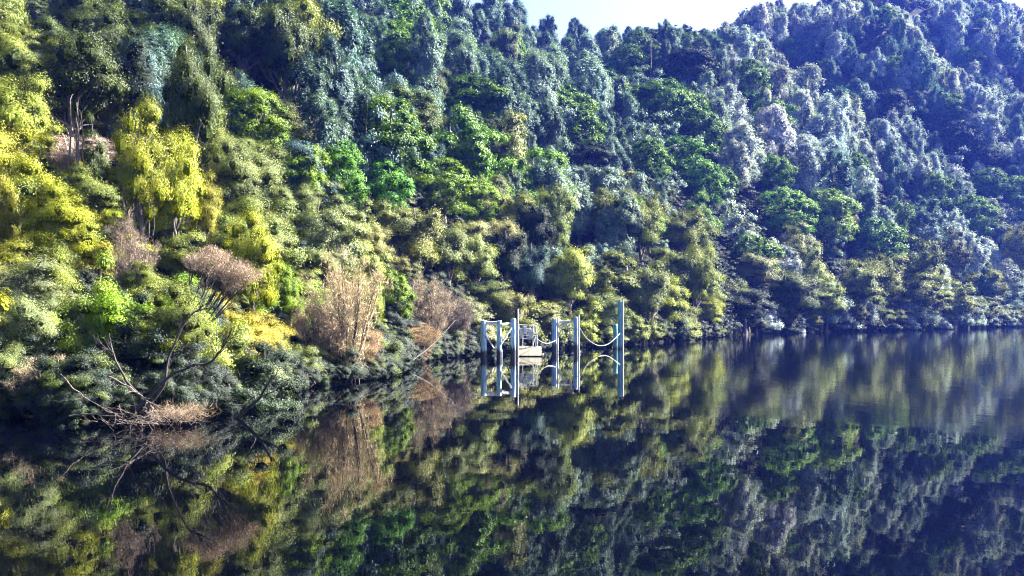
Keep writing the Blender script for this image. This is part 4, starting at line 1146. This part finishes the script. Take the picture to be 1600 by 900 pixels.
for i_, (px, py0, py1, tone_, lab_) in enumerate((
        (842, 196, 128, 'deadwood', 'pale dead spar standing high up above the floating platform'),
        (1322, 385, 322, 'bark_dark', 'dark bare spar low on the right slope above the far water'),
        (1148, 300, 250, 'deadwood', 'pale dead spar midway up the slope below the skyline dip'),
        (694, 150, 92, 'deadwood', 'pale dead spar high on the slope left of the mooring piles'),
        (1478, 130, 84, 'deadwood', 'pale dead spar near the top of the right slope'),
        (560, 190, 120, 'deadwood', 'pale dead spar high above the dark inlet'),
        (1016, 112, 60, 'deadwood', 'pale dead spar just under the skyline dip'))):
    xx_, yy_ = on_ray(px, py0)
    mm_ = yy_ / F
    dead_branch('dead_tree', [(px, py0 + 3), (px + 1.5, (py0 * 2 + py1) / 3), (px + 0.5, (py0 + py1 * 2) / 3), (px + 2, py1)], yy_ - 1.5, yy_ - 1.5, 2.2 * mm_ * 0.5, 0.6 * mm_ * 0.5, tone_, lab_,
                cat='dead tree', seed=60 + i_, kids=12, depth=1, twl=9 * mm_)

def driftwood():
    rng = np.random.default_rng(31)
    c = at(232, 655, 22.8)
    T = Tubes()
    for k in range(62):
        p = np.array([rng.normal(0, 0.46), rng.normal(0, 0.25), 0.02 + abs(rng.normal(0, 0.15))])
        a = rng.random() * 6.28
        d = np.array([math.cos(a), 0.5 * math.sin(a), rng.normal(0.1, 0.35)])
        grow(T, rng, p, d, 0.22 + 0.3 * rng.random(), 0.009, 1, 0.7, 0.0, 5, 3)
    o = link('driftwood_tangle', T.mesh('driftwood_tangle', M['deadwood']), loc=(c[0], c[1], 0.12)); tag(o, 'tangle of bleached forked twigs lying on the water below the dark hollow', 'driftwood')
    rng = np.random.default_rng(33)
    C = np.stack([rng.normal(0, 0.42, 26), rng.normal(0, 0.25, 26), 0.1 + 0.35 * rng.random(26)], 1); RC = 0.16 + 0.16 * rng.random(26)
    V, Q, a = twig_cloud(C, RC, 1500, 0.20, 0.007, rng)
    p = at(282, 655, 23.4)
    o = link('brushwood', quads_mesh('brushwood', V, Q, [M['twig']], attr=a), loc=(p[0], p[1], 0.08), color=(0.22, 0.165, 0.11)); tag(o, 'red brown brushwood on the right side of the bleached driftwood', 'driftwood')
    # sticks caught under the inlet's bank
    lab = 'pale stick caught in the dark undercut below the pink shrubs'
    T0 = None
    for k in range(26):
        px = 448 + rng.random() * 150; Yk = float(shore_r(px2th(px))) * 0.98 - 0.3 - rng.random() * 1.0
        T = Tubes(); a = rng.random() * 6.28
        grow(T, rng, (0, 0, 0), (math.cos(a), 0.4 * math.sin(a), rng.normal(0, 0.5)), 0.35 + 0.6 * rng.random(), 0.012 + 0.008 * rng.random(), 1, 0.6, 0, 5, 2)
        o = link('stick', T.mesh('stick', M['deadwood']), loc=((px - 800) / F * Yk, Yk, 0.10 + 0.7 * rng.random())); tag(o, lab, 'stick', group='pale sticks in the dark undercut')
    for k, (px, w) in enumerate(((645, 1), (660, 1), (700, 1), (1000, 1), (1040, 1), (1215, 2), (1370, 2), (1405, 2), (1470, 2), (1530, 2))):
        Yk = float(shore_r(px2th(px))) * math.cos(px2th(px)) - 0.8
        T = Tubes(); a = -1.57 + rng.normal(0, 0.8)
        grow(T, rng, (0, 0, -0.3), (math.cos(a), 0.4 * math.sin(a), 0.9 + rng.random()), 1.2 * w, 0.03 * w, 1, 0.7, 0, 5, 3)
        where = ['first pale snag right of the pink shrubs', 'second pale snag right of the pink shrubs', 'pale snag just left of the mooring piles', 'pale snag right of the tall teal pile',
                 'pale snag below the yellow green tree', 'white snag at the water below the dark olive tree', 'pale snag at the far water under the grey shrub', 'pale snag at the far water left of the leaning olive shrub',
                 'pale snag at the far water right of the leaning olive shrub', 'pale snag below the dark blue green tree'][k]
        o = link('snag', T.mesh('snag', M['deadwood']), loc=((px - 800) / F * Yk, Yk, 0.0)); tag(o, where, 'snag')
driftwood()

def dead_stems():
    rng = np.random.default_rng(8)
    x, y = on_ray(122, 262); x, y = x * 0.90, y * 0.90
    z = hz(x, y); m = y / F
    root = empty('dead_stem_cluster', (x, y, z)); tag(root, 'cluster of tall bleached dead stems standing above the pale pink twigs', 'dead tree')
    H = CAMZ + (HY - 152) / F * y - z
    for k in range(7):
        T = Tubes(); xx = (k - 3) * 2.6 * m + rng.normal(0, 0.03); yy = rng.normal(0, 0.15)
        P = np.stack([xx + rng.normal(0, 0.035, 9), yy + rng.normal(0, 0.03, 9), np.linspace(-0.3, H * (0.72 + 0.28 * rng.random()), 9)], 1)
        T.add(P, np.linspace(0.055, 0.025, 9), 6)
        for q in range(3):
            grow(T, rng, P[int(rng.integers(3, 9))], (rng.normal(), rng.normal(), 0.9), 0.5, 0.018, 0, 0.4, 0, 4, 0)
        link('stem', T.mesh('stem', M['deadwood']), root)
dead_stems()

def mop_tree():
    rng = np.random.default_rng(12)
    Y = 29.3; o = at(285, 520, Y); zt = hz(o[0], o[1]); 
    root = empty('mop_headed_tree', tuple(o)); tag(root, 'leaning tree with two dense mauve flat-topped heads on bare dark stems', 'tree')
    T = Tubes(); C = []; RC = []
    base = at(280, 560, Y) - o
    for px, py, rp in ((322, 410, 26), (304, 408, 17), (340, 402, 19), (366, 420, 28), (388, 432, 18), (350, 428, 18), (364, 444, 22)):
        c = at(px, py, Y + rng.normal(0, 0.25)) - o; rr = rp / F * Y
        for _ in range(16):
            C.append(c + rng.normal(0, 0.42, 3) * rr * np.array([1.1, 1.1, 0.62])); RC.append(rr * 0.55)
        m = (base + c) / 2 + np.array([-0.15, 0, -0.18]); e = c - np.array([0, 0, rr * 0.3])
        P = T.curve(base, m, e, 0.045, 0.018, 10, 6, 0.012, rng)
        for _ in range(9):
            i = int(rng.integers(4, 9)); q = c + rng.normal(0, 0.5, 3) * rr
            T.curve(P[i], (P[i] + q) / 2 + rng.normal(0, 0.03, 3), q, 0.014, 0.005, 5, 4)
    V, Q, a = twig_cloud(np.array(C), np.array(RC), 19000, 0.10, 0.011, rng, flat=0.8)
    link('crown', quads_mesh('mop_crown', V, Q, [M['twig']], attr=a), root, color=(0.20, 0.15, 0.11))
    link('stems', T.mesh('mop_stems', M['bark_dark']), root)
    HAND.append((345, 385, 110, 90, Y))
mop_tree()

# ------------------------------------------------------------------ haze over the valley
def haze():
    X0, X1, Y0, Y1, Z0, Z1 = -960, 960, -960, 960, -3.3, 190.0
    V = [(x, y, z) for z in (Z0, Z1) for x, y in ((X0, Y0), (X1, Y0), (X1, Y1), (X0, Y1))]
    Fc = [(3, 2, 1, 0), (4, 5, 6, 7), (0, 1, 5, 4), (1, 2, 6, 5), (2, 3, 7, 6), (3, 0, 4, 7)]
    me = bpy.data.meshes.new('haze'); me.from_pydata(V, [], Fc)
    m = bpy.data.materials.new('haze'); m.cycles.volume_sampling = 'EQUIANGULAR'; m.cycles.homogeneous_volume = True; m.use_nodes = True; nt = m.node_tree; nt.nodes.clear()
    v = nt.nodes.new('ShaderNodeVolumePrincipled'); v.inputs['Color'].default_value = (0.07, 0.15, 1.0, 1); v.inputs['Density'].default_value = 0.00014
    v.inputs['Anisotropy'].default_value = 0.2
    out = nt.nodes.new('ShaderNodeOutputMaterial'); nt.links.new(v.outputs[0], out.inputs['Volume'])
    me.materials.append(m); me.update()
    o = link('haze', me); tag(o, kind='stuff'); o['label'] = 'thin blue haze lying over the river and the far slopes'; o['category'] = 'haze'
haze()
